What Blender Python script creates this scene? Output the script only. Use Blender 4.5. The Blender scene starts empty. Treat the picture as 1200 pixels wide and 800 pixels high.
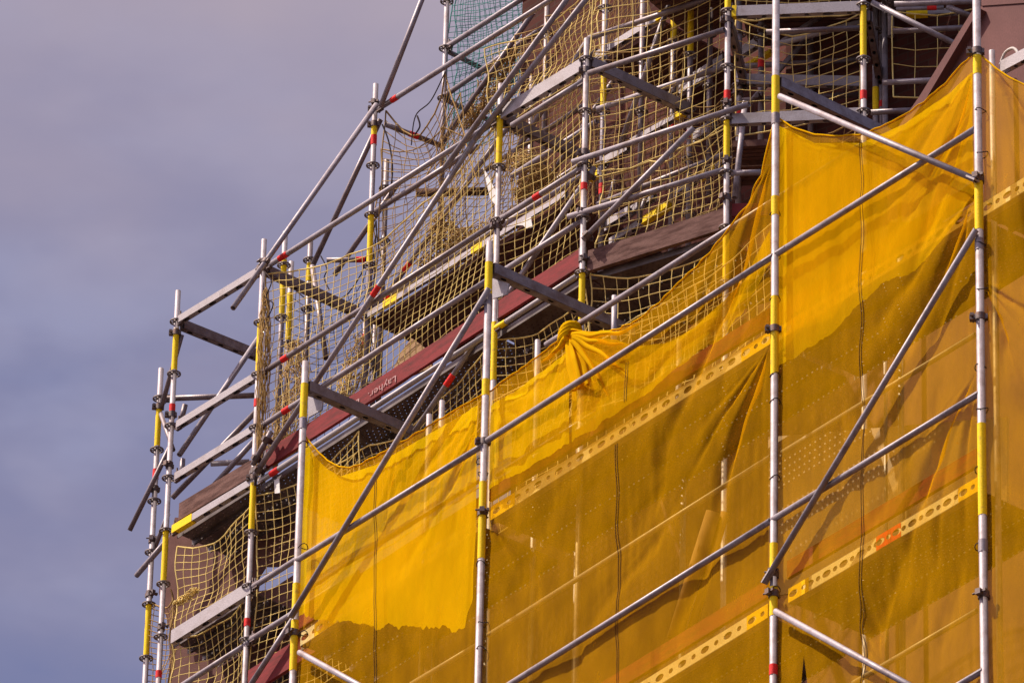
import bpy, bmesh, math, random
import numpy as np
from mathutils import Vector, noise
random.seed(7)
PI = math.pi
scene = bpy.context.scene
COL = scene.collection

# ------------------------------------------------------------------ camera geometry (a long lens from the street, looking up)
PITCH, PHI, ROLL, FPX, SCALE = math.radians(32.3), math.radians(38.2), math.radians(1.4), 9500.0, 146.7
fh = np.array([-math.cos(PHI), math.sin(PHI), 0.0])
FWD = np.array([fh[0]*math.cos(PITCH), fh[1]*math.cos(PITCH), math.sin(PITCH)])
_r0 = np.array([math.sin(PHI), math.cos(PHI), 0.0]); _u0 = np.cross(_r0, FWD)
RT = _r0*math.cos(ROLL)+_u0*math.sin(ROLL); UP = _u0*math.cos(ROLL)-_r0*math.sin(ROLL)
DIST = FPX/SCALE
CAM = np.array([0, 0, 1.6+DIST*math.sin(PITCH)])-DIST*FWD
V3 = lambda p: np.array(p, float)

class Plane:                      # an upright plane of the scaffold: origin, horizontal tangent, inward normal
    def __init__(s, p, q):
        s.p = V3(p); t = V3(q)-s.p; t[2] = 0; s.t = t/np.linalg.norm(t); s.n = np.array([-s.t[1], s.t[0], 0.0])
    def at(s, u, v, off=0.0):
        d = FWD*FPX+RT*(u-600)-UP*(v-400)
        return CAM+d*(((s.p+s.n*off)-CAM)@s.n/(d@s.n))
def level(u, v, z):               # the point of that view line at height z
    d = FWD*FPX+RT*(u-600)-UP*(v-400)
    return CAM+d*((z-CAM[2])/d[2])
def proj(P):
    d = V3(P)-CAM; k = d@FWD
    return 600+FPX*(d@RT)/k, 400-FPX*(d@UP)/k
def z_on(x, y, v):                # height at which an upright line is met at image row v
    a, b = 36.0, 40.0
    for _ in range(8):
        va, vb = proj((x, y, a))[1], proj((x, y, b))[1]
        c = a+(v-va)*(b-a)/(vb-va); a, b = c, c+0.5
    return a

FRONT = Plane((0, 0, 36), (1, 0, 36))
_D = FRONT.at(687, 76, 1.13); _A = level(207, 377, _D[2])
ROW1 = Plane(_A, _D)
D0 = ROW1.at(687, 193); E0 = level(852, 133, D0[2])
FDE = Plane(D0, E0)
_zE = z_on(E0[0], E0[1], 141); G0 = level(1012, 131, _zE)
FEG = Plane(E0, G0)
class Off:                        # a plane moved inward
    def __init__(s, pl, o): s.pl, s.o, s.n, s.t = pl, o, pl.n, pl.t; s.p = pl.p+pl.n*o
    def at(s, u, v, off=0.0): return s.pl.at(u, v, s.o+off)
ROW2 = Off(ROW1, 1.14); ROW3 = Off(ROW1, 2.2)
IDE = Off(FDE, 0.75); IEG = Off(FEG, 0.75); JDE = Off(FDE, 1.0)

# ------------------------------------------------------------------ materials
def mat(name):
    m = bpy.data.materials.new(name); m.use_nodes = True
    nt = m.node_tree; nt.nodes.clear()
    return m, nt, nt.nodes.new('ShaderNodeOutputMaterial')
def nd(nt, typ, **kw):
    n = nt.nodes.new(typ)
    for k, v in kw.items():
        if k.startswith('i_'): n.inputs[k[2:].replace('_', ' ')].default_value = v
        else: setattr(n, k, v)
    return n
def ramp(nt, fac, stops):
    r = nt.nodes.new('ShaderNodeValToRGB'); e = r.color_ramp.elements
    while len(e) < len(stops): e.new(0.5)
    for k, (p, c) in zip(e, stops): k.position = p; k.color = (*c, 1)
    nt.links.new(fac, r.inputs[0]); return r.outputs[0]
def weathered(name, base, dirt, rough=0.5, metal=0.0, scale=9.0, amt=(0.45, 0.72), stretch=(1, 1, 1), bump=0.15, fine=90.0, spec=None):
    if spec is None: spec = 0.5 if metal > 0.05 else 0.08
    m, nt, out = mat(name); L = nt.links.new
    tc = nd(nt, 'ShaderNodeTexCoord'); geo = nd(nt, 'ShaderNodeNewGeometry')
    mp = nd(nt, 'ShaderNodeMapping'); mp.inputs['Scale'].default_value = stretch
    L(geo.outputs['Position'], mp.inputs[0])
    n1 = nd(nt, 'ShaderNodeTexNoise', i_Scale=scale, i_Detail=6.0, i_Roughness=0.65); L(mp.outputs[0], n1.inputs['Vector'])
    n2 = nd(nt, 'ShaderNodeTexNoise', i_Scale=fine, i_Detail=3.0); L(mp.outputs[0], n2.inputs['Vector'])
    b2 = tuple(c*0.78 for c in base)
    c1 = ramp(nt, n2.outputs['Fac'], [(0.3, b2), (0.65, base)])
    f = ramp(nt, n1.outputs['Fac'], [(amt[0], (0, 0, 0)), (amt[1], (1, 1, 1))])
    mx = nd(nt, 'ShaderNodeMix', data_type='RGBA'); L(f, mx.inputs['Factor']); L(c1, mx.inputs['A']); mx.inputs['B'].default_value = (*dirt, 1)
    p = nd(nt, 'ShaderNodeBsdfPrincipled', i_Metallic=metal, i_Roughness=rough); p.inputs['Specular IOR Level'].default_value = spec; L(mx.outputs['Result'], p.inputs['Base Color'])
    rr = nd(nt, 'ShaderNodeMapRange'); rr.inputs['To Min'].default_value = rough-0.12; rr.inputs['To Max'].default_value = rough+0.2
    L(n1.outputs['Fac'], rr.inputs['Value']); L(rr.outputs[0], p.inputs['Roughness'])
    bp = nd(nt, 'ShaderNodeBump', i_Strength=bump, i_Distance=0.01); L(n2.outputs['Fac'], bp.inputs['Height']); L(bp.outputs[0], p.inputs['Normal'])
    L(p.outputs[0], out.inputs[0]); return m
M = {}
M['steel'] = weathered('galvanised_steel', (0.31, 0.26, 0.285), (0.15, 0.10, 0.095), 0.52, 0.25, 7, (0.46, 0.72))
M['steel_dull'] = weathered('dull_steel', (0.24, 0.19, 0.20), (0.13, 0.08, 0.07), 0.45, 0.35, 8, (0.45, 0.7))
M['steel_white'] = weathered('pale_steel', (0.36, 0.31, 0.32), (0.21, 0.16, 0.155), 0.5, 0.15, 6, (0.5, 0.8))
M['iron'] = weathered('dark_iron', (0.12, 0.09, 0.09), (0.17, 0.08, 0.05), 0.55, 0.4, 30)
M['ring'] = weathered('rosette_steel', (0.20, 0.16, 0.15), (0.12, 0.07, 0.05), 0.45, 0.5, 30)
M['yellow'] = weathered('yellow_paint', (0.92, 0.62, 0.015), (0.46, 0.29, 0.06), 0.45, 0.0, 14, (0.58, 0.75))
M['red'] = weathered('red_tape', (0.78, 0.035, 0.03), (0.45, 0.03, 0.03), 0.45, 0.0, 14)
M['black'] = weathered('black_void', (0.02, 0.015, 0.015), (0.03, 0.02, 0.02), 0.8)
M['rope_y'] = weathered('yellow_rope', (0.88, 0.66, 0.24), (0.55, 0.38, 0.13), 0.85, 0.0, 5)
M['rope_b'] = weathered('old_brown_rope', (0.46, 0.29, 0.11), (0.26, 0.15, 0.065), 0.9, 0.0, 5)
M['rope_g'] = weathered('green_rope', (0.10, 0.30, 0.28), (0.035, 0.12, 0.12), 0.85, 0.0, 5)
M['rope_k'] = weathered('dark_cord', (0.035, 0.025, 0.03), (0.06, 0.04, 0.03), 0.85, 0.0, 5)
M['rope_w'] = weathered('white_rope', (0.62, 0.56, 0.52), (0.4, 0.34, 0.3), 0.85, 0.0, 5)
M['redboard'] = weathered('red_board', (0.22, 0.028, 0.03), (0.10, 0.03, 0.028), 0.75, 0.0, 5, (0.42, 0.72), (1, 1, 5), spec=0.12)
M['letter'] = weathered('white_letter', (0.46, 0.27, 0.26), (0.32, 0.15, 0.14), 0.6, 0, 20)
M['wood'] = weathered('weathered_plank', (0.17, 0.09, 0.075), (0.075, 0.036, 0.03), 0.85, 0.0, 4, (0.42, 0.62), (1, 1, 5), 0.3, spec=0.1)
M['wood_dark'] = weathered('dark_timber', (0.13, 0.075, 0.06), (0.07, 0.035, 0.03), 0.75, 0.0, 5, (0.45, 0.7), (1, 1, 6), 0.3)
M['ply'] = weathered('plywood', (0.36, 0.22, 0.12), (0.24, 0.14, 0.08), 0.75, 0.0, 6)
M['soffit'] = weathered('timber_deck', (0.16, 0.078, 0.06), (0.09, 0.042, 0.034), 0.85, 0.0, 3, (0.4, 0.7), (1, 9, 1), 0.3, spec=0.1)
M['rag'] = weathered('white_sheeting', (0.70, 0.66, 0.64), (0.5, 0.45, 0.42), 0.7)
M['cladding'] = weathered('brown_cladding', (0.15, 0.062, 0.056), (0.10, 0.045, 0.042), 0.6, 0.0, 2.5, (0.4, 0.8), (1, 1, 0.5), 0.05)
M['tarp'] = weathered('brown_tarpaulin', (0.12, 0.055, 0.046), (0.08, 0.036, 0.03), 0.85, 0.0, 4, (0.4, 0.8), spec=0.1)
M['lit_wall'] = weathered('pale_lit_wall', (0.46, 0.36, 0.32), (0.36, 0.27, 0.24), 0.7, 0.0, 2)  # pale tone stands for light on the wall
M['edge'] = weathered('cream_deck_edge', (0.78, 0.70, 0.52), (0.55, 0.46, 0.33), 0.55, 0.0, 6)
M['plate'] = weathered('grey_plate', (0.28, 0.25, 0.27), (0.2, 0.16, 0.16), 0.5, 0.3)

def brick_mat():
    m, nt, out = mat('brown_brick'); L = nt.links.new
    geo = nd(nt, 'ShaderNodeNewGeometry'); sx = nd(nt, 'ShaderNodeSeparateXYZ'); L(geo.outputs['Position'], sx.inputs[0])
    ad = nd(nt, 'ShaderNodeMath', operation='ADD'); L(sx.outputs['X'], ad.inputs[0]); L(sx.outputs['Y'], ad.inputs[1])
    cb = nd(nt, 'ShaderNodeCombineXYZ'); L(ad.outputs[0], cb.inputs['X']); L(sx.outputs['Z'], cb.inputs['Y'])
    br = nd(nt, 'ShaderNodeTexBrick', i_Scale=1.0); L(cb.outputs[0], br.inputs['Vector'])
    br.inputs['Brick Width'].default_value = 0.25; br.inputs['Row Height'].default_value = 0.077; br.inputs['Mortar Size'].default_value = 0.006
    br.inputs['Color1'].default_value = (0.11, 0.038, 0.03, 1); br.inputs['Color2'].default_value = (0.07, 0.026, 0.022, 1); br.inputs['Mortar'].default_value = (0.085, 0.05, 0.04, 1)
    n1 = nd(nt, 'ShaderNodeTexNoise', i_Scale=1.6, i_Detail=5.0); L(geo.outputs['Position'], n1.inputs['Vector'])
    f = ramp(nt, n1.outputs['Fac'], [(0.35, (0.65, 0.65, 0.65)), (0.7, (1.1, 1.05, 1))])
    mx = nd(nt, 'ShaderNodeMix', data_type='RGBA', blend_type='MULTIPLY'); mx.inputs['Factor'].default_value = 1; L(br.outputs['Color'], mx.inputs['A']); L(f, mx.inputs['B'])
    p = nd(nt, 'ShaderNodeBsdfPrincipled', i_Roughness=0.9); p.inputs['Specular IOR Level'].default_value = 0.05; L(mx.outputs['Result'], p.inputs['Base Color']); L(p.outputs[0], out.inputs[0]); return m
M['brick'] = brick_mat()
def render_mat():                 # brown rendered wall with blotches
    return weathered('brown_render', (0.14, 0.058, 0.037), (0.09, 0.038, 0.026), 0.85, 0.0, 1.3, (0.35, 0.75), (1, 1, 0.6), 0.2, 25)
M['render'] = render_mat()

def perforated():                 # steel deck plate with punched slots through which light passes
    m, nt, out = mat('perforated_steel'); L = nt.links.new
    tc = nd(nt, 'ShaderNodeTexCoord'); sx = nd(nt, 'ShaderNodeSeparateXYZ'); L(tc.outputs['Object'], sx.inputs[0])
    def mth(op, a, b=None):
        n = nd(nt, 'ShaderNodeMath', operation=op)
        for i, q in enumerate((a, b)):
            if q is None: continue
            if isinstance(q, (int, float)): n.inputs[i].default_value = q
            else: L(q, n.inputs[i])
        return n.outputs[0]
    row = mth('FLOOR', mth('DIVIDE', sx.outputs['Y'], 0.04))
    xs = mth('ADD', mth('DIVIDE', sx.outputs['X'], 0.06), mth('MULTIPLY', mth('MODULO', mth('ABSOLUTE', row), 2.0), 0.5))
    fx = mth('ABSOLUTE', mth('SUBTRACT', mth('FRACT', xs), 0.5))
    fy = mth('ABSOLUTE', mth('SUBTRACT', mth('FRACT', mth('DIVIDE', sx.outputs['Y'], 0.04)), 0.5))
    hole = mth('MULTIPLY', mth('LESS_THAN', fx, 0.16), mth('LESS_THAN', fy, 0.15))
    n1 = nd(nt, 'ShaderNodeTexNoise', i_Scale=5.0, i_Detail=5.0); L(tc.outputs['Object'], n1.inputs['Vector'])
    c = ramp(nt, n1.outputs['Fac'], [(0.35, (0.08, 0.055, 0.05)), (0.7, (0.19, 0.15, 0.15))])
    p = nd(nt, 'ShaderNodeBsdfPrincipled', i_Roughness=0.5, i_Metallic=0.3); L(c, p.inputs['Base Color'])
    t = nd(nt, 'ShaderNodeBsdfTransparent'); mx = nd(nt, 'ShaderNodeMixShader')
    L(hole, mx.inputs[0]); L(p.outputs[0], mx.inputs[1]); L(t.outputs[0], mx.inputs[2]); L(mx.outputs[0], out.inputs[0]); return m
M['perf'] = perforated()

def sheet_mat(name, see, base=(0.90, 0.43, 0.004)):     # fine woven debris sheeting, partly see-through
    m, nt, out = mat(name); L = nt.links.new
    geo = nd(nt, 'ShaderNodeNewGeometry'); mp = nd(nt, 'ShaderNodeMapping'); mp.inputs['Scale'].default_value = (1, 1, 0.45); L(geo.outputs['Position'], mp.inputs[0])
    n1 = nd(nt, 'ShaderNodeTexNoise', i_Scale=2.2, i_Detail=6.0, i_Roughness=0.6); L(mp.outputs[0], n1.inputs['Vector'])
    c = ramp(nt, n1.outputs['Fac'], [(0.3, tuple(x*0.78 for x in base)), (0.7, base)])
    d = nd(nt, 'ShaderNodeBsdfDiffuse'); L(c, d.inputs[0]); tl = nd(nt, 'ShaderNodeBsdfTranslucent'); L(c, tl.inputs[0])
    a = nd(nt, 'ShaderNodeMixShader'); a.inputs[0].default_value = 0.35; L(d.outputs[0], a.inputs[1]); L(tl.outputs[0], a.inputs[2])
    t = nd(nt, 'ShaderNodeBsdfTransparent'); t.inputs[0].default_value = (1.0, 0.90, 0.55, 1)
    n2 = nd(nt, 'ShaderNodeTexNoise', i_Scale=5.0, i_Detail=4.0); L(mp.outputs[0], n2.inputs['Vector'])
    mr = nd(nt, 'ShaderNodeMapRange'); mr.inputs['From Min'].default_value = 0.3; mr.inputs['From Max'].default_value = 0.7
    mr.inputs['To Min'].default_value = see-0.06; mr.inputs['To Max'].default_value = see+0.06; L(n2.outputs['Fac'], mr.inputs['Value'])
    mx = nd(nt, 'ShaderNodeMixShader'); L(mr.outputs[0], mx.inputs[0]); L(a.outputs[0], mx.inputs[1]); L(t.outputs[0], mx.inputs[2]); L(mx.outputs[0], out.inputs[0])
    return m
M['sheet'] = sheet_mat('yellow_debris_sheet', 0.645)
M['sheet2'] = sheet_mat('yellow_debris_sheet_lap', 0.18, (0.95, 0.76, 0.008))
M['sheet3'] = sheet_mat('yellow_debris_sheet_thin_lap', 0.52, (0.95, 0.74, 0.008))
M['sheetk'] = sheet_mat('yellow_debris_sheet_bunched', 0.06, (0.85, 0.48, 0.006))
M['thread'] = weathered('dark_thread', (0.10, 0.05, 0.02), (0.14, 0.07, 0.02), 0.9)

# ------------------------------------------------------------------ mesh building
class MB:
    def __init__(s): s.v, s.f, s.smooth = [], [], []
    def add(s, verts, faces, smooth=True):
        o = len(s.v); s.v += [tuple(map(float, p)) for p in verts]; s.f += [tuple(i+o for i in f) for f in faces]; s.smooth += [smooth]*len(faces)
    def frame(s, d, hint=None):
        d = V3(d)/np.linalg.norm(d)
        h = V3(hint) if hint is not None else (V3((0, 0, 1)) if abs(d[2]) < 0.9 else V3((1, 0, 0)))
        a = np.cross(d, h); a /= np.linalg.norm(a); return a, np.cross(a, d)
    def tube(s, p, q, r, seg=14, hollow=True, cap=True):
        p, q = V3(p), V3(q); d = (q-p)/np.linalg.norm(q-p); a, b = s.frame(q-p)
        ring = lambda c, rr: [c+a*rr*math.cos(2*PI*i/seg)+b*rr*math.sin(2*PI*i/seg) for i in range(seg)]
        rings = [ring(p, r), ring(q, r)]
        if hollow:
            t = min(0.06, np.linalg.norm(q-p)*0.2)
            rings = [ring(p+d*t, r*0.8), ring(p, r*0.84), ring(p, r), ring(q, r), ring(q, r*0.84), ring(q-d*t, r*0.8)]
        vs = [x for g in rings for x in g]; n = len(rings)
        fs = [(k*seg+i, k*seg+(i+1) % seg, (k+1)*seg+(i+1) % seg, (k+1)*seg+i) for k in range(n-1) for i in range(seg)]
        s.add(vs, fs)
        if cap: s.add(rings[0][::-1], [tuple(range(seg))], False); s.add(rings[-1], [tuple(range(seg))], False)
    def path(s, pts, r, seg=5):
        pts = [V3(p) for p in pts]; n = len(pts); vs = []
        a = None
        for i, p in enumerate(pts):
            d = pts[min(i+1, n-1)]-pts[max(i-1, 0)]
            d = d/(np.linalg.norm(d)+1e-9)
            if a is None: a, _ = s.frame(d)
            a = a-d*(a@d); a = a/(np.linalg.norm(a)+1e-9); b = np.cross(d, a)
            rr = r(i/(n-1)) if callable(r) else r
            vs += [p+a*rr*math.cos(2*PI*k/seg)+b*rr*math.sin(2*PI*k/seg) for k in range(seg)]
        s.add(vs, [(i*seg+k, i*seg+(k+1) % seg, (i+1)*seg+(k+1) % seg, (i+1)*seg+k) for i in range(n-1) for k in range(seg)])
        s.add(vs[:seg], [tuple(range(seg))[::-1]]); s.add(vs[-seg:], [tuple(range(seg))])
    def box(s, c, ax, ay, az):        # centre and three half-axis vectors
        c, ax, ay, az = map(V3, (c, ax, ay, az))
        vs = [c+i*ax+j*ay+k*az for k in (-1, 1) for j in (-1, 1) for i in (-1, 1)]
        s.add(vs, [(0, 2, 3, 1), (4, 5, 7, 6), (0, 1, 5, 4), (2, 6, 7, 3), (0, 4, 6, 2), (1, 3, 7, 5)], False)
    def bar(s, p, q, w, h, up=(0, 0, 1)):   # rectangular bar from p to q, w wide, h high
        p, q = V3(p), V3(q); d = q-p; a = np.cross(d, V3(up)); a /= np.linalg.norm(a); b = np.cross(a, d); b /= np.linalg.norm(b)
        s.box((p+q)/2, d/2, a*w/2, b*h/2)
    def holed(s, p, q, h, n, up, holes, t=0.004):   # upright plate p-q of height h, punched with n ovals
        p, q, up = V3(p), V3(q), V3(up); d = (q-p)/n; nn = np.cross(d, up); nn /= np.linalg.norm(nn); dl = np.linalg.norm(d)
        for i in range(n):
            c = p+d*(i+0.5); ex, ey = holes[i % len(holes)]
            for sgn in (0,):
                outer, inner = [], []
                for k in range(24):
                    an = 2*PI*(k+0.5)/24; cx, cy = math.cos(an), math.sin(an)
                    m = max(abs(cx)/(dl/2), abs(cy)/(h/2)); outer.append(c+d/dl*cx/m+up*cy/m)
                    sup = 1.0; inner.append(c+d/dl*ex*cx+up*ey*cy)
                cor = []
                for fx, fy in ((1, 1), (-1, 1), (-1, -1), (1, -1)): cor.append(c+d*0.5*fx+up*h/2*fy)
                vs = outer+inner; fs = [(k, (k+1) % 24, 24+(k+1) % 24, 24+k) for k in range(24)]
                s.add(vs, fs, False)
                ang = [math.atan2(h/2*b_, dl/2*a_) % (2*PI) for a_, b_ in ((1, 1), (-1, 1), (-1, -1), (1, -1))]
                for cr, an in zip(cor, ang):
                    k = int((an/(2*PI))*24-0.5) % 24
                    s.add([outer[k], cr, outer[(k+1) % 24]], [(0, 1, 2)], False)
    def build(s, name, m, parent=None, root=(0, 0, 0)):
        r = V3(root)
        me = bpy.data.meshes.new(name); me.from_pydata([tuple(V3(v)-r) for v in s.v], [], s.f); me.update()
        me.polygons.foreach_set('use_smooth', s.smooth); me.materials.append(M[m])
        o = bpy.data.objects.new(name, me); COL.objects.link(o)
        if parent is not None: o.parent = parent
        else: o.location = tuple(r)
        return o
def tag(o, label, cat, group=None, kind=None):
    o['label'] = label; o['category'] = cat
    if group: o['group'] = group
    if kind: o['kind'] = kind
    return o
def thing(name, root, label, cat, group=None):
    o = bpy.data.objects.new(name, None); o.empty_display_size = 0.1; o.location = tuple(root); COL.objects.link(o)
    return tag(o, label, cat, group, 'thing')
def place(proto, parent, loc, name=None):        # copy of a small part under a thing (loc relative to it)
    c = proto.copy(); COL.objects.link(c); c.parent = parent; c.location = tuple(loc); return c

# ------------------------------------------------------------------ shared small parts
def rosette_mesh():
    b = MB(); seg = 24
    def ann(r0, r1, z0, z1):
        vs = [(r*math.cos(2*PI*i/seg), r*math.sin(2*PI*i/seg), z) for r, z in ((r0, z0), (r1, z0), (r1, z1), (r0, z1)) for i in range(seg)]
        b.add(vs, [(k*seg+i, k*seg+(i+1) % seg, ((k+1) % 4)*seg+(i+1) % seg, ((k+1) % 4)*seg+i) for k in range(4) for i in range(seg)], False)
    ann(0.050, 0.062, -0.005, 0.005); ann(0.0245, 0.033, -0.008, 0.008)
    for k in range(8):
        a = k*PI/4; d = V3((math.cos(a), math.sin(a), 0)); t = V3((-math.sin(a), math.cos(a), 0))
        b.box(d*0.042, d*0.0095, t*(0.006 if k % 2 else 0.004), V3((0, 0, 0.0045)))
    return b
_me_ros = rosette_mesh().build('rosette', 'ring'); ROS = _me_ros; COL.objects.unlink(ROS)
def clamp_mesh(r=0.0245):
    b = MB(); b.tube((0, 0, -0.028), (0, 0, 0.028), r+0.009, 14, False)
    b.box((r+0.022, 0, 0), (0.016, 0, 0), (0, 0.017, 0), (0, 0, 0.022)); b.tube((r+0.02, -0.045, 0.0), (r+0.02, 0.045, 0.0), 0.007, 8, False)
    b.box((r+0.02, 0.04, 0), (0.011, 0, 0), (0, 0.008, 0), (0, 0, 0.011)); b.box((-r-0.012, 0, 0), (0.007, 0, 0), (0, 0.016, 0), (0, 0, 0.02))
    return b
CLAMP = clamp_mesh().build('coupler', 'iron'); COL.objects.unlink(CLAMP)

RAD = 0.0242
POSTS = {}
def post(key, label, pl, u, v, top, marks=(), bot=None, rad=RAD, group=None, m='steel', off=0.0, cat='scaffold post', ground=False, xy=None, name='scaffold_post'):
    p = pl.at(u, v, off) if xy is None else V3(xy)
    x, y = p[0], p[1]; zt = z_on(x, y, top); zb = 0.0 if ground else (z_on(x, y, bot) if bot is not None else z_on(x, y, 1010))
    root = V3((x, y, zb)); o = thing(name, root, label, cat, group)
    b = MB(); b.tube((x, y, zb), (x, y, zt), rad, 18); b.build('tube', m, o, root)
    POSTS[key] = (x, y, pl)
    for mk in marks:
        k = mk[0]
        if k == 'y' or k == 'r':
            z1, z0 = z_on(x, y, mk[1]), z_on(x, y, mk[2]); b = MB(); b.tube((x, y, z0), (x, y, z1), rad+(0.0022 if k == 'y' else 0.0034), 18, False)
            b.build('yellow_band' if k == 'y' else 'red_band', 'yellow' if k == 'y' else 'red', o, root)
        elif k == 'o':
            for vv in mk[1:]: place(ROS, o, (0, 0, z_on(x, y, vv)-zb))
        elif k == 'c':
            for vv in mk[1:]:
                c = place(CLAMP, o, (0, 0, z_on(x, y, vv)-zb)); c.rotation_euler = (0, 0, random.uniform(-2.5, 0.2)); c.scale = (rad/RAD,)*2+(1,)
        elif k == 'j':                # spigot joint: short thicker collar
            for vv in mk[1:]:
                z = z_on(x, y, vv); b = MB(); b.tube((x, y, z-0.05), (x, y, z+0.05), rad+0.004, 18, False); b.build('joint_collar', m, o, root)
    return o
def rail(label, p, q, marks=(), rad=RAD, m='steel', heads=(0, 0), cat='scaffold tube', name='ledger_tube', group=None, clamps=(), flat=()):
    p, q = V3(p), V3(q); o = thing(name, p, label, cat, group); d = (q-p)/np.linalg.norm(q-p); Ln = np.linalg.norm(q-p)
    b = MB(); b.tube(p, q, rad, 16); b.build('tube', m, o, p)
    for k, a, c in marks:
        b = MB(); b.tube(p+d*Ln*a, p+d*Ln*c, rad+0.003, 16, False); b.build('yellow_band' if k == 'y' else 'red_band', 'yellow' if k == 'y' else 'red', o, p)
    for e, s in zip((p, q), (1, -1)):
        if heads[0 if s == 1 else 1]:
            b = MB(); a_, b_ = b.frame(d); c = e+d*s*0.03
            b.box(c, d*0.034, a_*0.016, V3((0, 0, 1))*0.033); b.box(c+V3((0, 0, 0.012))-d*s*0.008, d*0.006, a_*0.006, V3((0, 0, 1))*0.062); b.build('wedge_head', 'iron', o, p)
    for t in clamps:
        c = place(CLAMP, o, d*Ln*t); c.rotation_euler = Vector(tuple(d)).to_track_quat('Z', 'Y').to_euler()
    for t, s in flat:
        e = p if t == 0 else q; b = MB(); a_, b_ = b.frame(d); b.box(e+d*s*0.05, d*0.06, a_*0.028, b_*0.007)
        fe = b.build('flattened_end', 'steel_white', o, p)
        b = MB(); b.tube(e+d*s*0.05-b_*0.012, e+d*s*0.05+b_*0.012, 0.009, 10, False); b.build('bolt', 'iron', fe, p)
    return o
def ubeam(label, p, q, h=0.07, w=0.05, n=6, holes=((0.045, 0.018), (0.02, 0.016)), m='steel_white', ends=True, name='transom_beam', cat='scaffold beam', group=None, marks=(), face='side'):
    # channel beam: punched face towards the street, plain top, punched underside
    p, q = V3(p), V3(q); o = thing(name, p, label, cat, group); d = (q-p)/np.linalg.norm(q-p); L = np.linalg.norm(q-p)
    s = np.cross(d, (0, 0, 1)); s /= np.linalg.norm(s)
    if s@(CAM-p) < 0: s = -s
    z = V3((0, 0, 1)); b = MB()
    b.bar(p+s*w/2-s*0.002, q+s*w/2-s*0.002, 0.004, h)
    b.bar(p-s*w/2+s*0.002, q-s*w/2+s*0.002, 0.004, h); b.bar(p+z*(h/2-0.002), q+z*(h/2-0.002), w-0.009, 0.003)
    b.holed(p-z*h/2, q-z*h/2, w, n, s, holes)
    b.build('channel', m, o, p)
    for k, a, c in marks:
        b = MB(); b.bar(p+d*L*a, p+d*L*c, w+0.006, h+0.006); b.build('yellow_band' if k == 'y' else 'red_band', 'yellow' if k == 'y' else 'red', o, p)
    if ends:
        for e, g in ((p, 1), (q, -1)):
            b = MB(); b.box(e+d*g*0.01, d*0.03, s*0.014, z*0.05); b.box(e+z*0.02+d*g*0.0, d*0.006, s*0.006, z*0.075); b.build('wedge_head', 'iron', o, p)
    return o
def board(label, p, q, h, t=0.03, m='redboard', name='toe_board', cat='toe board', group=None, ends=False):
    p, q = V3(p), V3(q); o = thing(name, p, label, cat, group); b = MB(); b.bar(p, q, t, h); b.build('plank', m, o, p)
    d = (q-p)/np.linalg.norm(q-p)
    if ends:
        for e, g in ((p, 1), (q, -1)):
            b = MB(); b.bar(e-d*g*0.004, e+d*g*0.05, t+0.008, h+0.008); b.build('end_bracket', 'steel_dull', o, p)
    return o
def deck(label, p, q, depth, n, m='perf', nplanks=3, flange=0.06, cat='scaffold deck', name='deck_platform', group=None):
    # row of deck planks from outer edge p-q going inward along n
    p, q, n = V3(p), V3(q), V3(n); o = thing(name, p, label, cat, group); d = q-p; L = np.linalg.norm(d); d /= L; z = V3((0, 0, 1)); w = depth/nplanks
    ang = math.atan2(d[1], d[0]); o.rotation_euler = (0, 0, ang); ci, si = math.cos(-ang), math.sin(-ang)
    for i in range(nplanks):
        b = MB(); c = (p+q)/2+n*(w*(i+0.5))
        b.box(c, d*L/2, n*(w/2-0.006), z*0.0035)
        for g in (-1, 1): b.box(c+n*g*(w/2-0.009)-z*flange/2, d*(L/2-0.002), n*0.0025, z*(flange/2-0.004))
        if m == 'soffit':
            for k in range(5): b.box(c+n*(w*(k-2)/5.2)-z*0.008, d*(L/2-0.004), n*0.022, z*0.004)
        loc = [V3(v)-p for v in b.v]; b.v = [(v[0]*ci-v[1]*si, v[0]*si+v[1]*ci, v[2]) for v in loc]
        b.build('deck_plank', m, o)
    return o
def net(label, c, cell=0.1, rope=0.0043, m='rope_y', sag=0.08, droop=0.05, jit=0.012, seed=0, name='safety_net', group=None, edge=True, skew=0.0, tilt=0.0, hang=0.0):
    TL, TR, BR, BL = map(V3, c); nu = max(2, int(np.linalg.norm(TR-TL)/cell)); nv = max(2, int(np.linalg.norm(BL-TL)/cell))
    nrm = np.cross(TR-TL, BL-TL); nrm /= np.linalg.norm(nrm)
    if nrm@(CAM-TL) > 0: nrm = -nrm          # inward, away from the street
    P = np.zeros((nv+1, nu+1, 3))
    for j in range(nv+1):
        for i in range(nu+1):
            s, t = i/nu, j/nv; s2 = min(1, max(0, s+skew*math.sin(PI*s)*t)); p = TL*(1-s2)*(1-t)+TR*s2*(1-t)+BR*s2*t+BL*(1-s2)*t
            f = math.sin(PI*s); g = noise.noise(Vector((s*3+seed*7.1, t*3, seed)))
            p = p+nrm*(sag*f*(0.35+0.65*math.sin(PI*min(1, t+0.15)))+0.07*g)
            p[2] -= droop*f*(1-t)**1.5+hang*f*abs(math.sin(PI*s*3))*(1-t)**3
            p += V3(noise.noise_vector(Vector((i*0.45+seed, j*0.45, 3.3))))*jit
            P[j, i] = p
    b = MB()
    for j in range(nv+1): b.path(P[j], rope*(1.9 if edge and j in (0, nv) else 1), 4)
    for i in range(nu+1): b.path(P[:, i], rope*(1.9 if edge and i in (0, nu) else 1), 4)
    o = b.build(name, m, None, P[0, 0]); tag(o, label, 'safety net', group, 'thing'); return o
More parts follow.
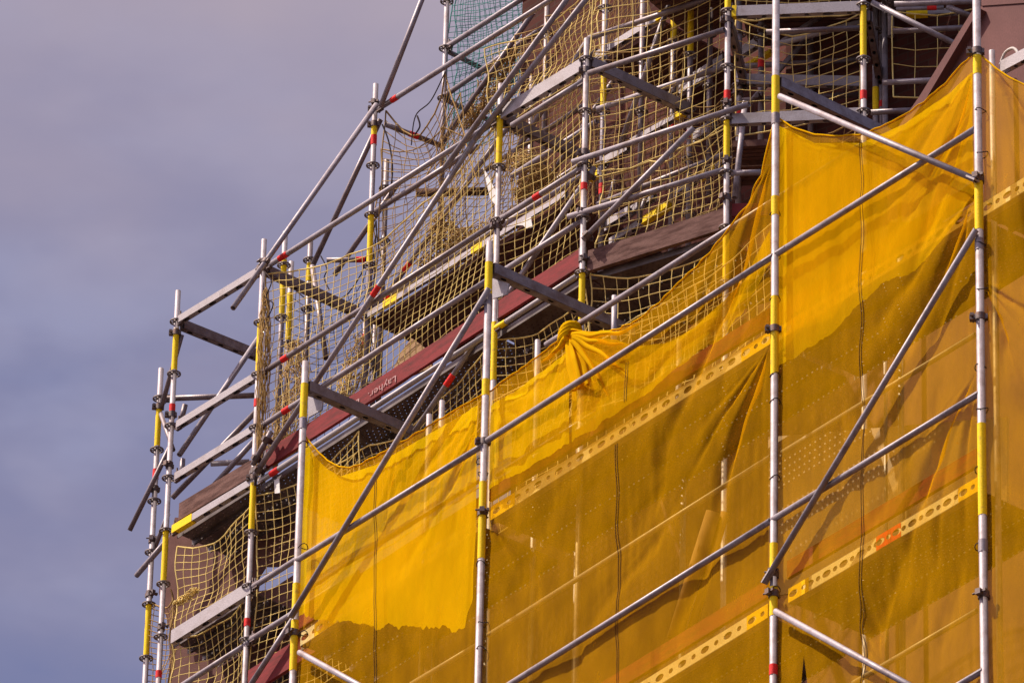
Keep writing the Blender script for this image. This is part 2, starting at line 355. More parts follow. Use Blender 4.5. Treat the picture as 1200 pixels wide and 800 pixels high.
def bundle(label, pts, rad, n, m='rope_b', rope=0.004, seed=1, name='net_bundle', cat='bunched net'):
    rnd = random.Random(seed); b = MB(); pts = [V3(p) for p in pts]
    for k in range(n):
        a, r0, w = rnd.uniform(0, 2*PI), rad*math.sqrt(rnd.random()), rnd.uniform(2, 9); ph = rnd.uniform(0, 6); out = []
        for i in range(26):
            t = i/25*(len(pts)-1); j = min(int(t), len(pts)-2); p = pts[j]*(1-(t-j))+pts[j+1]*(t-j)
            rr = r0*(0.55+0.6*math.sin(PI*i/25)); an = a+w*i/25+ph*0.2
            p = p+V3((math.cos(an), math.sin(an), 0.5*math.sin(an*2+ph)))*rr+V3((rnd.gauss(0, 1), rnd.gauss(0, 1), rnd.gauss(0, 1)))*rad*0.12
            out.append(p)
        b.path(out, rope, 4)
    o = b.build(name, m, None, pts[0]); tag(o, label, cat, None, 'thing'); return o
def cord(label, pts, r=0.006, m='rope_k', name='lashing_cord', cat='cord'):
    b = MB(); P = [V3(p) for p in pts]; out = []
    for i in range(len(P)-1):
        p0, p1, p2, p3 = P[max(i-1, 0)], P[i], P[i+1], P[min(i+2, len(P)-1)]
        for k in range(8):
            t = k/8; out.append(0.5*((2*p1)+(-p0+p2)*t+(2*p0-5*p1+4*p2-p3)*t*t+(-p0+3*p1-3*p2+p3)*t**3))
    out.append(P[-1]); b.path(out, r, 6); o = b.build(name, m, None, P[0]); tag(o, label, cat, None, 'thing'); return o
def panel(label, pl, uv, off, t=0.02, m='ply', name='board_panel', cat='panel', group=None):   # a flat rigid piece with its own thickness
    P = [pl.at(u, v, off) for u, v in uv]; b = MB(); n = len(P); Q = [p+pl.n*t for p in P]
    b.add(P+Q, [tuple(range(n)), tuple(range(2*n-1, n-1, -1))]+[(i, i+n, (i+1) % n+n, (i+1) % n) for i in range(n)], False)
    o = b.build(name, m, None, P[0]); tag(o, label, cat, group, 'thing'); return o

# ------------------------------------------------------------------ the posts
GF, GB = 'front scaffold posts standing outside the yellow sheets', 'galvanised posts of the stepped-back scaffold'
post('F0', 'front post with yellow sleeve where the yellow sheeting ends, beside the bare netted bays', FRONT, 357, 450, 424,
     [('y', 450, 490), ('y', 684, 716), ('y', 727, 786), ('j', 497), ('c', 742)], rad=0.029, group=GF, ground=True)
post('F1', 'front post between the short low yellow sheet and the sheet with the knot', FRONT, 573, 312, 284,
     [('y', 308, 345), ('y', 445, 464), ('y', 565, 600), ('y', 604, 655), ('j', 352), ('c', 518, 601)], rad=0.029, group=GF, ground=True)
post('F2', 'front post between the knotted sheet and the highest yellow sheet, paint-splashed near its foot clamp', FRONT, 909, 95, -30,
     [('y', 90, 134), ('y', 231, 253), ('y', 348, 439), ('y', 637, 668), ('y', 688, 722), ('r', 779, 791), ('c', 386, 673, 696), ('j', 140)], rad=0.029, group=GF, ground=True)
post('F3', 'thickest front post standing before the brown cladding, yellow sheet bunched at its clamp', FRONT, 1145.5, 100, -40,
     [('y', 66, 88), ('y', 205, 270), ('y', 497, 604), ('c', 61, 210, 372, 697), ('j', 287), ('j', 640)], rad=0.031, group=GF, ground=True)
post('A', 'corner post with two yellow sleeves at the open sky end of the second row', ROW1, 207, 377, 341,
     [('y', 386, 434), ('y', 622, 684), ('r', 474, 484), ('r', 786, 794), ('o', 377, 438, 499, 560, 622, 684, 746), ('c', 390, 486, 545, 735)], group=GB, ground=True)
_a2 = level(187, 467, z_on(POSTS['A'][0], POSTS['A'][1], 438))
post('A2', 'outermost short post against the open sky, weathered yellow sleeve below its top', ROW1, 187, 467, 432,
     [('y', 479, 523), ('y', 709, 768), ('r', 550, 561), ('o', 467, 527, 587, 647, 708, 771), ('c', 477, 573, 633, 696)], xy=_a2, group=GB, ground=True)
post('B', 'post where the two channel beams from the corner post end, capped by a crossing brace', ROW1, 308, 316, 281,
     [('y', 380, 438), ('r', 468, 477), ('y', 566, 622), ('r', 725, 734), ('o', 378, 439, 501, 624, 687, 750), ('c', 309, 316, 552, 560)], group=GB, ground=True)
post('C', 'post with pale yellow sleeve just behind the middle front post, channel beam at its top', ROW1, 586, 138, 99,
     [('y', 137, 194), ('y', 378, 446), ('o', 135, 196, 259, 322), ('c', 128, 266)], group=GB, ground=True)
post('D', 'post at the bend above the dark stained plank, pointed top over a beam end', ROW1, 687, 76, 46,
     [('r', 215, 223), ('y', 321, 375), ('o', 70, 131, 194, 256, 320), ('c', 83, 179, 249, 304)], group=GB, ground=True)
post('E', 'post at the far end of the dark stained plank, yellow sleeves above and below', FDE, 852, 133, -20,
     [('y', -15, 12), ('y', 142, 190), ('y', 270, 332), ('r', 107, 118), ('o', 14, 79, 141, 203, 267, 332), ('c', 24, 122, 189, 232)], group=GB, ground=True, xy=E0)
post('G', 'post with long yellow sleeve before the cluster of five tubes beside the brown cladding', FEG, 1012, 131, -20,
     [('y', 8, 66), ('r', 107, 117), ('o', 7, 70, 131), ('y', 195, 260)], xy=G0, group=GB, ground=True)
BOT = 430
post('H', 'set-back post with red and yellow bands at the top corner of the netted terrace', ROW2, 437, 194, 99,
     [('y', 143, 159), ('r', 159, 170), ('y', 251, 309), ('o', 194, 252, 311, 372), ('c', 122, 128, 146)], bot=520, group=GB)
BK = 'posts seen through the nets'
post('k1', 'yellow sleeved post behind the net, right beside the corner post lashings', ROW2, 334, 280, 272, [('y', 305, 371), ('o', 311, 372)], bot=560, group=GB)
post('k2', 'short second yellow sleeved post squeezed against another one behind the net', ROW2, 340, 345, 307, [('y', 344, 399), ('o', 403)], bot=520, group=GB, off=0.15)
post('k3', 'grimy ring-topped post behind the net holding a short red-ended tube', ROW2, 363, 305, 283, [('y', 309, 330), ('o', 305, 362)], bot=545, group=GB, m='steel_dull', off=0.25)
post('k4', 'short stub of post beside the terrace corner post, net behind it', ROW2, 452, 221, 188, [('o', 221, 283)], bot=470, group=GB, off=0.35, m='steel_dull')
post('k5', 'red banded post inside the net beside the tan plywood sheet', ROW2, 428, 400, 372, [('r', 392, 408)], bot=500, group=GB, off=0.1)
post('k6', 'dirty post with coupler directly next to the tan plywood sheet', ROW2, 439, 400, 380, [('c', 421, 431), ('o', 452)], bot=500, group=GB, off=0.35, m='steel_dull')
post('K522', 'bare post without colour in front of the blue-green net', ROW3, 522, 57, -20, [('o', 2, 57, 115)], bot=290, group=GB)
post('K708', 'post with short yellow sleeve just behind the bend post', ROW2, 708, 71, -20, [('y', 87, 128), ('r', 216, 228), ('o', 10, 71, 131, 193)], bot=330, group=GB)
post('K790', 'post with deep yellow sleeve, left one of the pair behind the upper guard rail', ROW2, 789, 60, -20, [('y', -20, 48), ('r', 145, 151), ('o', 50, 112)], bot=300, group=GB, off=0.2)
post('K808', 'silvery post with yellow upper sleeve, right one of the pair behind the upper guard rail', ROW2, 809, 65, -20, [('y', 4, 62), ('r', 154, 163), ('o', 2, 65, 127, 187, 250)], bot=300, group=GB, off=0.05)
_zr = z_on(E0[0], E0[1], 28)
E2 = level(866, 96, _zr); G2 = level(1026, 92, z_on(G0[0], G0[1], 22))
post('E2', 'post standing behind the beam end next to the plank post, ending in an open tube', FEG, 0, 0, -20, [('o', 40, 101), ('r', 130, 136), ('c', 110, 205)], bot=260, group=GB, xy=E2)
post('K891', 'yellowish grimy post with red band, ring and bolted coupler before the dark wall', IEG, 892, 45, -20, [('r', 70, 80), ('o', 33, 45, 95), ('c', 36, 116)], bot=240, group=GB, off=0.3, m='steel_dull')
post('G2', 'tapered looking post with a ring, leftmost of the five clustered tubes', FEG, 0, 0, 5, [('o', 36), ('y', 103, 131)], bot=260, group=GB, xy=G2)
post('K1033', 'slim pale tube with red end in the middle of the clustered tubes', IEG, 1033, 60, -20, [('r', 119, 126)], bot=300, group=GB, off=0.25, rad=0.02)
post('K1042', 'post with red band and ring under the open tube end in the cluster', IEG, 1042, 70, 36, [('r', 47, 56), ('o', 70), ('c', 82)], bot=300, group=GB, off=0.4)
post('K1038', 'long plain tube in front of the clustered posts, reaching down behind the sheet', IEG, 1037, 80, -20, [], bot=300, group=GB, off=0.1)
post('T1043', 'hanging tube with dark open lower end above a red banded post', IEG, 1044, 20, -20, [('c', 10)], bot=43, group=GB, off=0.05, rad=0.027)
# posts seen through the sheets
GT = 'inner posts showing faintly through the yellow sheets'
post('s1', 'short stub with open top poking above the low yellow sheet, nearer the brace', FRONT, 503, 487, 486, [], group=GT, off=0.9)
post('s2', 'taller stub with dark cap poking above the low yellow sheet', FRONT, 518, 475, 470, [], group=GT, off=1.0)
post('s3', 'pale stub poking above the sheet edge between the middle front post and the knot', FRONT, 630, 410, 399, [], group=GT, off=0.85)
post('s4', 'white tube with ring showing through the sheet directly under the knot', FRONT, 681, 470, 452, [('o', 511)], group=GT, off=0.5)
post('s5', 'stub under the crossing dark beam above the knotted sheet', FRONT, 720, 360, 347, [], bot=420, group=GT, off=1.0)
post('s6', 'stub behind the swagged sheet to the right of the knot', FRONT, 796, 400, 398, [], bot=520, group=GT, off=0.7)
post('s7', 'thin bright tube showing through the highest sheet', FRONT, 1054, 230, 217, [], bot=276, group=GT, off=0.3, rad=0.015)
post('s8', 'thick tube dimly seen through the highest sheet near its lower deck', FRONT, 1056, 490, 300, [], group=GT, off=1.1)
post('s9', 'thin tube dimly seen through the highest sheet beside a thicker one', FRONT, 1038, 500, 330, [], group=GT, off=1.15, rad=0.016)
post('s10', 'pale post rising behind the sheet past the brown cladding edge', FRONT, 1163, 100, 60, [], group=GT, off=0.45)
post('s11', 'post seen through the knotted sheet close to the tall middle front post', FRONT, 800, 650, 560, [], group=GT, off=1.05)

# ------------------------------------------------------------------ front tubes (outside the sheets)
GR = 'tubes clamped across the yellow sheets'
f = lambda u, v, o=-0.008: FRONT.at(u, v, o)
rail('guard tube crossing the low yellow sheet just under its top edge', f(347, 657), f(567, 521), flat=((1, 1 and -1),), group=GR)
rail('guard tube crossing the knotted sheet just under the knot', f(571, 516), f(906, 300), flat=((1, -1),), group=GR)
rail('upper guard tube crossing the highest yellow sheet', f(911, 297), f(1143, 151), flat=((0, 1),), group=GR)
rail('lower tube crossing the knotted sheet below its punched deck edge', f(545, 834), f(903, 610), group=GR)
rail('lower tube crossing the highest sheet, flattened at the thick post', f(905, 609), f(1147, 461), flat=((1, -1),), group=GR)
rail('tube end rising to the thick post at the foot of the highest sheet', f(1040, 852), f(1152, 785), flat=((1, -1),), group=GR)
f2 = lambda u, v: FRONT.at(u, v, -0.057)
rail('long diagonal brace climbing across the highest sheet to the thick post', f2(896, 682), f2(1144, 269), flat=((0, 1),), group=GR)
rail('diagonal brace falling from the tall front post top to the thick post', f2(914, 113), f2(1144, 211), flat=((1, -1),), group=GR, marks=())
rail('diagonal brace falling out of frame from the tall front post', f2(909, 716), f2(1130, 838), group=GR)
rail('diagonal brace falling out of frame from the sheet end post', f2(351, 764), f2(480, 835), group=GR)
rail('diagonal brace climbing across the low sheet from end post to middle front post', f2(341, 722), f2(573, 338), flat=((0, 1),), group=GR)
rail('tube tucked behind the knotted sheet hem, its bare part carrying the knot', FRONT.at(640, 404, 0.13), FRONT.at(1010, 170, 0.13), group=GR)
rail('slim white stay running down left from the knot', FRONT.at(672, 397, 0.2), FRONT.at(655, 480, 0.35), rad=0.012, m='steel_white', group=GR)
# transoms of the front row
GTR = 'dark beams running in from the front posts'
def inward(key, u, v, L, dv=0.0):
    x, y, _ = POSTS[key]; z = z_on(x, y, v); return V3((x, y+0.03, z)), V3((x, y+L, z))
for key, v, t in (('F0', 452, 'dark beam running in from the sheet end post, crossing the red toe board'), ('F1', 314, 'dark beam running in from the middle front post, crossing the red toe board'), ('F2', 96, 'dark beam running in from the tall front post above the highest sheet')):
    p, q = inward(key, 0, v, 1.5); ubeam(t, p, q, 0.095, 0.075, 6, ((0.03, 0.014),), 'steel_dull', group=GTR)
panel('grey triangular gusset plate beside the sheet end post', FRONT, [(361, 464), (378, 470), (377, 480), (361, 489)], 0.12, 0.012, 'plate', 'gusset_plate', 'gusset plate')
panel('grey gusset plate beside the middle front post under the dark beam', FRONT, [(577, 326), (596, 332), (594, 345), (577, 350)], 0.12, 0.012, 'plate', 'gusset_plate', 'gusset plate')

# ------------------------------------------------------------------ second row (bare, netted)
r1 = lambda u, v, o=-0.0: ROW1.at(u, v, o)
GU = 'channel beams between the corner posts'
ubeam('topmost channel beam between corner post and its neighbour against the sky', r1(211, 375), r1(304, 318), group=GU)
ubeam('second channel beam from the top between the sky-end posts', r1(209, 498), r1(301, 441), group=GU)
ubeam('third channel beam from the top between the sky-end posts, above the brown board', r1(207, 559), r1(300, 502), group=GU)
ubeam('channel beam with yellow end under the brown board at the sky end', r1(204, 621), r1(298, 564), marks=(('y', 0.0, 0.25),), group=GU)
ubeam('thick pale grooved beam low down behind the corner net', r1(203, 747), r1(296, 688), h=0.13, group=GU)
rail('low guard tube at the foot of the corner net', r1(200, 811), r1(293, 752), heads=(1, 1))
ubeam('channel beam at the top between the sleeved post and the bend post', r1(590, 133), r1(683, 77), h=0.12, group=GU)
rail('thin tube close under the top channel beam near the bend post', r1(600, 147), r1(684, 95), heads=(0, 1))
ubeam('dark beam running in from the corner post towards the lashed post', level(214, 381, z_on(POSTS['A'][0], POSTS['A'][1], 379)), level(303, 417, z_on(POSTS['A'][0], POSTS['A'][1], 379)), 0.09, 0.06, 5, ((0.03, 0.014),), 'steel_dull', group=GTR)
ubeam('dark timber-like beam running in behind the net from the lashed post', level(314, 318, z_on(POSTS['B'][0], POSTS['B'][1], 316)), level(419, 366, z_on(POSTS['B'][0], POSTS['B'][1], 316)), 0.09, 0.06, 5, ((0.03, 0.014),), 'steel_dull', group=GTR)
ubeam('dark beam running in from the post with pale yellow sleeve', level(591, 140, z_on(POSTS['C'][0], POSTS['C'][1], 136)), level(684, 184, z_on(POSTS['C'][0], POSTS['C'][1], 136)), 0.10, 0.06, 5, ((0.03, 0.014),), 'steel_dull', group=GTR)
_zD = z_on(POSTS['D'][0], POSTS['D'][1], 72)
ubeam('dull beam running in from the bend post past the silvery post', level(692, 74, _zD), level(806, 128, _zD), 0.10, 0.06, 5, ((0.03, 0.014),), 'steel', group=GTR)
GL = 'ledger tubes of the stepped-back scaffold'
rail('highest ledger tube rising from the lashed post, red band near its start', r1(312, 313), r1(583, 141), (('r', 0.058, 0.095),), heads=(1, 1), group=GL)
rail('dark ledger tube with red band below the hanging net', r1(307, 437), r1(581, 261), (('r', 0.088, 0.115),), heads=(1, 1), group=GL, m='steel_dull')
rail('ledger tube with red band between the pale sleeved post and the bend post', r1(585, 258), r1(683, 196), (('r', 0.42, 0.5),), heads=(1, 1), group=GL)
rail('long ledger tube with red band crossing the net above the red toe board', r1(305, 500), r1(581, 322), (('r', 0.10, 0.13),), heads=(1, 1), group=GL)
rail('short ledger tube above the red toe board reaching the bend post', r1(584, 321), r1(683, 258), heads=(1, 1), group=GL)
rail('ledger tube under the long red toe board, red band at its lower start', r1(304, 564), r1(578, 387), (('r', 0.05, 0.085),), heads=(1, 1), m='steel_white', group=GL)
rail('ledger tube under the red toe board ending at the bend post, yellow start', r1(581, 385), r1(683, 319), (('y', 0.0, 0.12),), heads=(1, 1), m='steel_white', group=GL)
rail('ledger tube low in the net beside the sheet end post', r1(297, 687), r1(420, 609), heads=(1, 0), group=GL)
rail('lower ledger tube meeting the sheet end post brace', r1(294, 749), r1(420, 670), heads=(1, 0), group=GL)
GBR = 'diagonal braces of the stepped-back scaffold'
rail('lower brace reaching into the sky past the lashed post, open dark end', FRONT.at(273, 361, 0.45), ROW2.at(441, 123, -0.05), clamps=(0.22,), group=GBR)
rail('steep brace rising out of frame from the terrace corner post', ROW2.at(446, 125, -0.05), ROW2.at(506, -30, -0.05), group=GBR)
rail('dark inner brace falling behind the terrace corner post', ROW2.at(366, 312, 0.22), ROW2.at(446, 140, 0.1), m='steel_dull', group=GBR)
rail('long brace climbing from the lashed post across the hanging net', r1(299, 556, -0.06), r1(557, 163, -0.06), (('r', 0.535, 0.565),), group=GBR, clamps=(0.015,))
rail('parallel brace with open dark lower end climbing out of the picture', r1(521, 197, -0.12), r1(690, -36, -0.12), group=GBR)
rail('brace climbing beside the open-ended one towards the upper deck', r1(550, 172, -0.06), r1(715, -36, -0.06), group=GBR)
rail('long brace with red band rising from the low sheet edge to the bend post', r1(478, 517, 0.06), r1(697, 196, 0.06), (('r', 0.205, 0.245),), group=GBR, clamps=(0.47, 0.53, 0.97))
rail('short brace running down from the lashed post foot to the corner net', r1(293, 803, -0.06), r1(345, 722, -0.06), group=GBR)
rail('brace with open dark end clamped low on the bend post', FDE.at(683, 281, -0.06), FDE.at(813, 150, -0.06), clamps=(0.04,), group=GBR)
rail('brace rising steeply behind the upper guard rail to the top of the picture', ROW2.at(728, 168, -0.1), ROW2.at(792, -20, -0.1), group=GBR)
GLE = 'small braces and ties at the open sky end'
_zA = z_on(POSTS['A'][0], POSTS['A'][1], 438)
rail('brace rising from the corner post behind the second channel beam', r1(210, 533, 0.1), ROW2.at(303, 396, -0.4), group=GLE)
rail('dark brace with open lower end crossing the two middle channel beams', r1(202, 583, 0.1), r1(301, 481, 0.3), m='steel_dull', group=GLE)
rail('brace disappearing behind the brown board at the lashed post', r1(242, 578, 0.3), r1(298, 516, 0.3), group=GLE)
pa2 = V3(_a2)
rail('dark stay from the corner post top down to the outermost post', r1(213, 392, 0.05), V3((pa2[0]+0.03, pa2[1], z_on(pa2[0], pa2[1], 480))), m='steel_dull', group=GLE, rad=0.022)
rail('short dark stay from the outermost post down to the corner post', V3((pa2[0]+0.03, pa2[1], z_on(pa2[0], pa2[1], 486))), r1(203, 527, 0.05), m='steel_dull', group=GLE, rad=0.02)
rail('dark stay with open end poking far left into the sky', r1(201, 520, 0.08), level(152, 621, z_on(pa2[0], pa2[1], 607)), m='steel_dull', group=GLE, rad=0.022)
rail('pale stub tube with dark open end clamped to the outermost post, lower one', level(160, 674, z_on(pa2[0], pa2[1], 662)), r1(193, 636, 0.1), group=GLE)
rail('slanting tie between outermost and corner posts beside the brown cloth', r1(197, 602, 0.05), level(180, 645, z_on(pa2[0], pa2[1], 640)), m='steel_dull', group=GLE, rad=0.02)
rail('level dark bar running from the outermost post towards the lashed post', level(191, 467, _zA), level(302, 463, _zA), m='steel_dull', group=GLE, rad=0.026, heads=(1, 0))
rail('level pale bar glimpsed between the two lower channel beams', r1(247, 543, 0.35), level(292, 541, r1(247, 543, 0.35)[2]), m='steel_white', group=GLE, rad=0.026)
rail('stub with dark open end standing up at the corner post', r1(212, 494, 0.12), r1(217, 474, 0.12), m='steel_dull', group=GLE)
rail('second dark stub standing up at the corner post, lower down', r1(213, 558, 0.12), r1(214, 538, 0.12), m='steel_dull', group=GLE)
rail('rusty knuckle of tube bound to the lashed post above its lower yellow sleeve', r1(296, 545, -0.09), r1(318, 505, -0.09), m='steel_dull', group=GLE, clamps=(0.2, 0.75))
# tubes around the bend
GC = 'guard tubes round the bend'
rail('topmost guard tube between bend post and plank post', FDE.at(690, 86, -0.03), FDE.at(849, 35, -0.03), group=GC, m='steel_dull')
rail('middle guard tube between bend post and plank post, reaching past it', FDE.at(671, 190, -0.03), FDE.at(878, 122, -0.03), group=GC)
rail('lowest guard tube between bend post and plank post, just above the dark plank', FDE.at(666, 254, -0.03), FDE.at(848, 199, -0.03), group=GC)
rail('short tube from the plank post towards the yellow sheet edge', FEG.at(857, 203), FEG.at(892, 202), group=GC)
rail('open tube stub pointing down below the plank post coupler', FDE.at(861, 232, 0.2), FDE.at(873, 120, 0.4), group=GC)
ubeam('uppermost level channel beam from the plank post to the long-sleeved post', FEG.at(858, 15), FEG.at(1008, 9), h=0.10, group=GU, marks=(('y', 0.0, 0.035),))
rail('level dull tube under the uppermost level channel beam', FEG.at(898, 38, 0.25), FEG.at(1008, 33, 0.25), group=GC, m='steel_dull')
ubeam('level channel beam in the middle of the dark netted recess', V3(E2)+V3((0.03, 0, 0)), level(1010, 97, E2[2]), h=0.10, group=GU)
rail('thin tube resting just above the middle level channel beam', level(930, 97, E2[2]+0.08), level(1012, 93, E2[2]+0.08), group=GC, rad=0.016)
ubeam('lowest level channel beam ending just above the highest yellow sheet', FEG.at(858, 141), FEG.at(1008, 134), h=0.10, group=GU)
rail('pale slanting tube inside the recess below the level dull tube', IEG.at(912, 52, 0.2), IEG.at(1009, 26, 0.2), group=GC, m='steel_white')
rail('grimy slanting tube inside the recess behind the tall front post', IEG.at(905, 57, 0.25), IEG.at(965, 17, 0.25), group=GC, m='steel_dull')
ubeam('dark beam running in from the plank post to the open-ended post', level(855, 28, _zr), level(873, 100, _zr), 0.10, 0.06, 5, ((0.03, 0.014),), 'steel_dull', group=GTR)
ubeam('dark beam running in behind the long yellow sleeve', level(1018, 20, z_on(G0[0], G0[1], 18)), level(1031, 92, z_on(G0[0], G0[1], 18)), 0.10, 0.06, 5, ((0.03, 0.014),), 'steel_dull', group=GTR)
PR = Off(Plane(G0, level(1135, 128, G0[2])), 0.1)
GK = 'level tubes between the tube cluster and the brown cladding'
rail('topmost level tube meeting the brown cladding', PR.at(1048, 5), PR.at(1190, 0), group=GK)
rail('level tube with red band just under the topmost one', PR.at(1050, 11, 0.3), PR.at(1106, 9, 0.3), (('r', 0.65, 0.85),), group=GK, rad=0.018)
rail('level tube halfway between topmost and lowest beside the cladding', PR.at(1046, 37, 0.1), PR.at(1160, 31, 0.1), group=GK, m='steel_dull')
rail('lowest clear level tube beside the cladding edge', PR.at(1034, 97), PR.at(1140, 92), group=GK)
rail('short dull tube leaving the long-sleeved post just above the sheet', PR.at(1020, 132), PR.at(1075, 129), group=GK, m='steel_dull')
rail('slanting brace from the tube cluster down to the cladding edge', PR.at(1022, 3, -0.05), PR.at(1150, 67, -0.05), group=GK)
rail('short slanting tube high up against the cladding edge', PR.at(1110, 8, 0.15), PR.at(1150, 24, 0.15), group=GK, m='steel_dull')
ubeam('pale flat beam with yellow end between the level tubes', PR.at(1062, 17, 0.4), PR.at(1122, 14, 0.4), h=0.05, marks=(('y', 0.0, 0.42),), group=GU, ends=False)

# ------------------------------------------------------------------ terrace above (row two and three)
r2 = lambda u, v, o=0.0: ROW2.at(u, v, o)
GT2 = 'tubes of the upper netted terrace'
rail('terrace top tube with red band, meeting the sky', r2(443, 128), r2(720, -47), (('r', 0.06, 0.085),), heads=(1, 0), group=GT2)
rail('upper tube in front of the blue-green net', ROW3.at(524, 55), ROW3.at(640, -19), group=GT2, heads=(1, 0))
rail('tube in the net just above the pale upper deck edge, red tags on it', r2(428, 363), r2(690, 201), (('r', 0.09, 0.115),), group=GT2)
rail('net-covered tube below the highest ledger', r2(436, 250, 0.1), r2(560, 172, 0.1), group=GT2, m='steel_dull')
rail('tube crossing the upper net towards the top beam', r2(586, 130, 0.2), r2(700, 60, 0.2), group=GT2, m='steel_dull')
rail('dirty tube with net slung over it near the blue-green net', ROW3.at(522, 112), ROW3.at(640, 30), group=GT2, m='steel_dull')
rail('ledger passing behind the bend post towards the silvery post', r2(600, 206), r2(700, 142), group=GT2)
rail('long level of tube running behind the terrace corner post', r2(392, 322, 0.3), r2(470, 210, 0.3), group=GT2, m='steel_dull')
rail('short level tube with red end left of the terrace post', r2(383, 305, 0.05), level(434, 304, r2(383, 305, 0.05)[2]), (('r', 0.68, 0.88),), group=GT2, m='steel_dull')
rail('dark leaning tube behind the net left of the terrace post', r2(366, 312, 0.2), r2(382, 420, 0.1), group=GT2, m='steel_dull')
rail('brace inside the net under the highest ledger, red tag on it', r2(450, 350, 0.2), r2(630, 100, 0.2), (('r', 0.13, 0.17),), group=GT2)
rail('inner brace with net bunched round it, rising towards the blue-green net', ROW3.at(520, 165, -0.2), ROW3.at(625, 15, -0.2), group=GT2, m='steel_dull')
rail('grimy level timber-coloured tube behind the hanging net bundle', ROW3.at(488, 226, 0.2), level(580, 224, ROW3.at(488, 226, 0.2)[2]), group=GT2, m='wood_dark', rad=0.04)
rail('inward tube at the bare post before the blue-green net', level(524, 60, ROW3.at(522, 57)[2]), level(600, 98, ROW3.at(522, 57)[2]), group=GT2, m='steel_dull')
rail('second inward tube at the bare post, one ring lower', level(524, 118, ROW3.at(522, 115)[2]), level(610, 158, ROW3.at(522, 115)[2]), group=GT2, m='steel_dull')
rail('slack inward tube hanging under the sagging net beside the terrace corner', level(452, 146, r2(452, 146)[2]), level(520, 172, r2(452, 146)[2]), (('r', 0.4, 0.55),), group=GT2, m='steel_dull')

GX = 'further tubes deep inside the netted upper scaffold'
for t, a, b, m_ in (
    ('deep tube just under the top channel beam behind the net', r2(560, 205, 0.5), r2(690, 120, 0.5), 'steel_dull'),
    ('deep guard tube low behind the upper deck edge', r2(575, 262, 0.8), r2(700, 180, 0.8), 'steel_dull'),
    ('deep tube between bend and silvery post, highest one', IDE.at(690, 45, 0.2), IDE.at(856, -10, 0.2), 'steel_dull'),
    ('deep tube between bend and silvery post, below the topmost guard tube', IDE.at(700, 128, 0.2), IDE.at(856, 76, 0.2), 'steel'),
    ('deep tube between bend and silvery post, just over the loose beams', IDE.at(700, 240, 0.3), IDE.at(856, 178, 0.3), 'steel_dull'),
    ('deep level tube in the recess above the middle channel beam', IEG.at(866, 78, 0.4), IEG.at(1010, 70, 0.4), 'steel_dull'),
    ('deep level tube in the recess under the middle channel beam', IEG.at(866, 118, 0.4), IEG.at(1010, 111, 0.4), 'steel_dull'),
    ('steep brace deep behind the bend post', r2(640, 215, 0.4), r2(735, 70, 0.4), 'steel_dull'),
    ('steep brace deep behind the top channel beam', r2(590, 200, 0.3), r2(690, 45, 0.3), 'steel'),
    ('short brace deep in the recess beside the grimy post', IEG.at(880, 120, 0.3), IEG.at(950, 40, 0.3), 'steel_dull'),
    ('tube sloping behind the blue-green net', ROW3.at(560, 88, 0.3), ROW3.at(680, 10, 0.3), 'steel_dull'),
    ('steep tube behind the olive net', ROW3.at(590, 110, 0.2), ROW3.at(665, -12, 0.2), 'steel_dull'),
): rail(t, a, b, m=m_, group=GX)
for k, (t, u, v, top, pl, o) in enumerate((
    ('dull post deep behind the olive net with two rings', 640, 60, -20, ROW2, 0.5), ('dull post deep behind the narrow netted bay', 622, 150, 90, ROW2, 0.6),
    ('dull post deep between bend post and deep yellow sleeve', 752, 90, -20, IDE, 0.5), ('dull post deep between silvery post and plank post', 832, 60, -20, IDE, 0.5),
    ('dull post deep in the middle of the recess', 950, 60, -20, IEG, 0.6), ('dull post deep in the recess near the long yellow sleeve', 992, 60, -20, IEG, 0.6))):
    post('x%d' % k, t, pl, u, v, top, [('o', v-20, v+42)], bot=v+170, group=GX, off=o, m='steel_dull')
# ------------------------------------------------------------------ boards and decks
GBd = 'red toe boards'
redb = board('long red toe board with white upside-down lettering behind the netting', r1(309, 541, 0.02), r1(577, 369, 0.02), 0.175, 0.03, 'redboard', group=GBd, ends=True)
board('short red toe board between the sleeved post and the bend post', r1(581, 366, 0.02), r1(685, 300, 0.02), 0.175, 0.03, 'redboard', group=GBd, ends=True)
board('red toe board at the bottom edge beside the sheet end post', r1(292, 800, 0.02), r1(420, 718, 0.02), 0.24, 0.03, 'redboard', group=GBd)
board('brown wooden toe board at the open sky end', r1(211, 600, 0.05), r1(299, 547, 0.05), 0.17, 0.03, 'wood')
board('broad dark stained plank between bend post and plank post', FDE.at(690, 307, 0.03), FDE.at(850, 257, 0.03), 0.20, 0.04, 'wood', 'toe_board', 'toe board')
board('short red board end showing beside the plank post', FEG.at(858, 247, 0.05), FEG.at(900, 246, 0.05), 0.12, 0.03, 'redboard', group=GBd)
n1 = ROW1.n
def lower(p, dz): return V3(p)-V3((0, 0, dz))
GD = 'deck platforms'
deck('punched steel deck behind the long red toe board', lower(r1(304, 566, 0.06), 0.03), lower(r1(578, 389, 0.06), 0.03), 1.0, n1, 'perf', 3)
deck('punched steel deck behind the short red toe board', lower(r1(581, 387, 0.06), 0.03), lower(r1(684, 321, 0.06), 0.03), 1.0, n1, 'perf', 3)
deck('punched steel deck under the brown board at the sky end', lower(r1(207, 624, 0.06), 0.0), lower(r1(298, 566, 0.06), 0.0), 0.54, n1, 'perf', 3)
deck('punched steel deck behind the thick pale grooved beam', r1(203, 752, 0.1), r1(296, 693, 0.1), 0.5, n1, 'perf', 3)
deck('punched steel deck at the bottom edge behind the corner net', r1(294, 815, 0.1), r1(420, 735, 0.1), 0.5, n1, 'perf', 3)
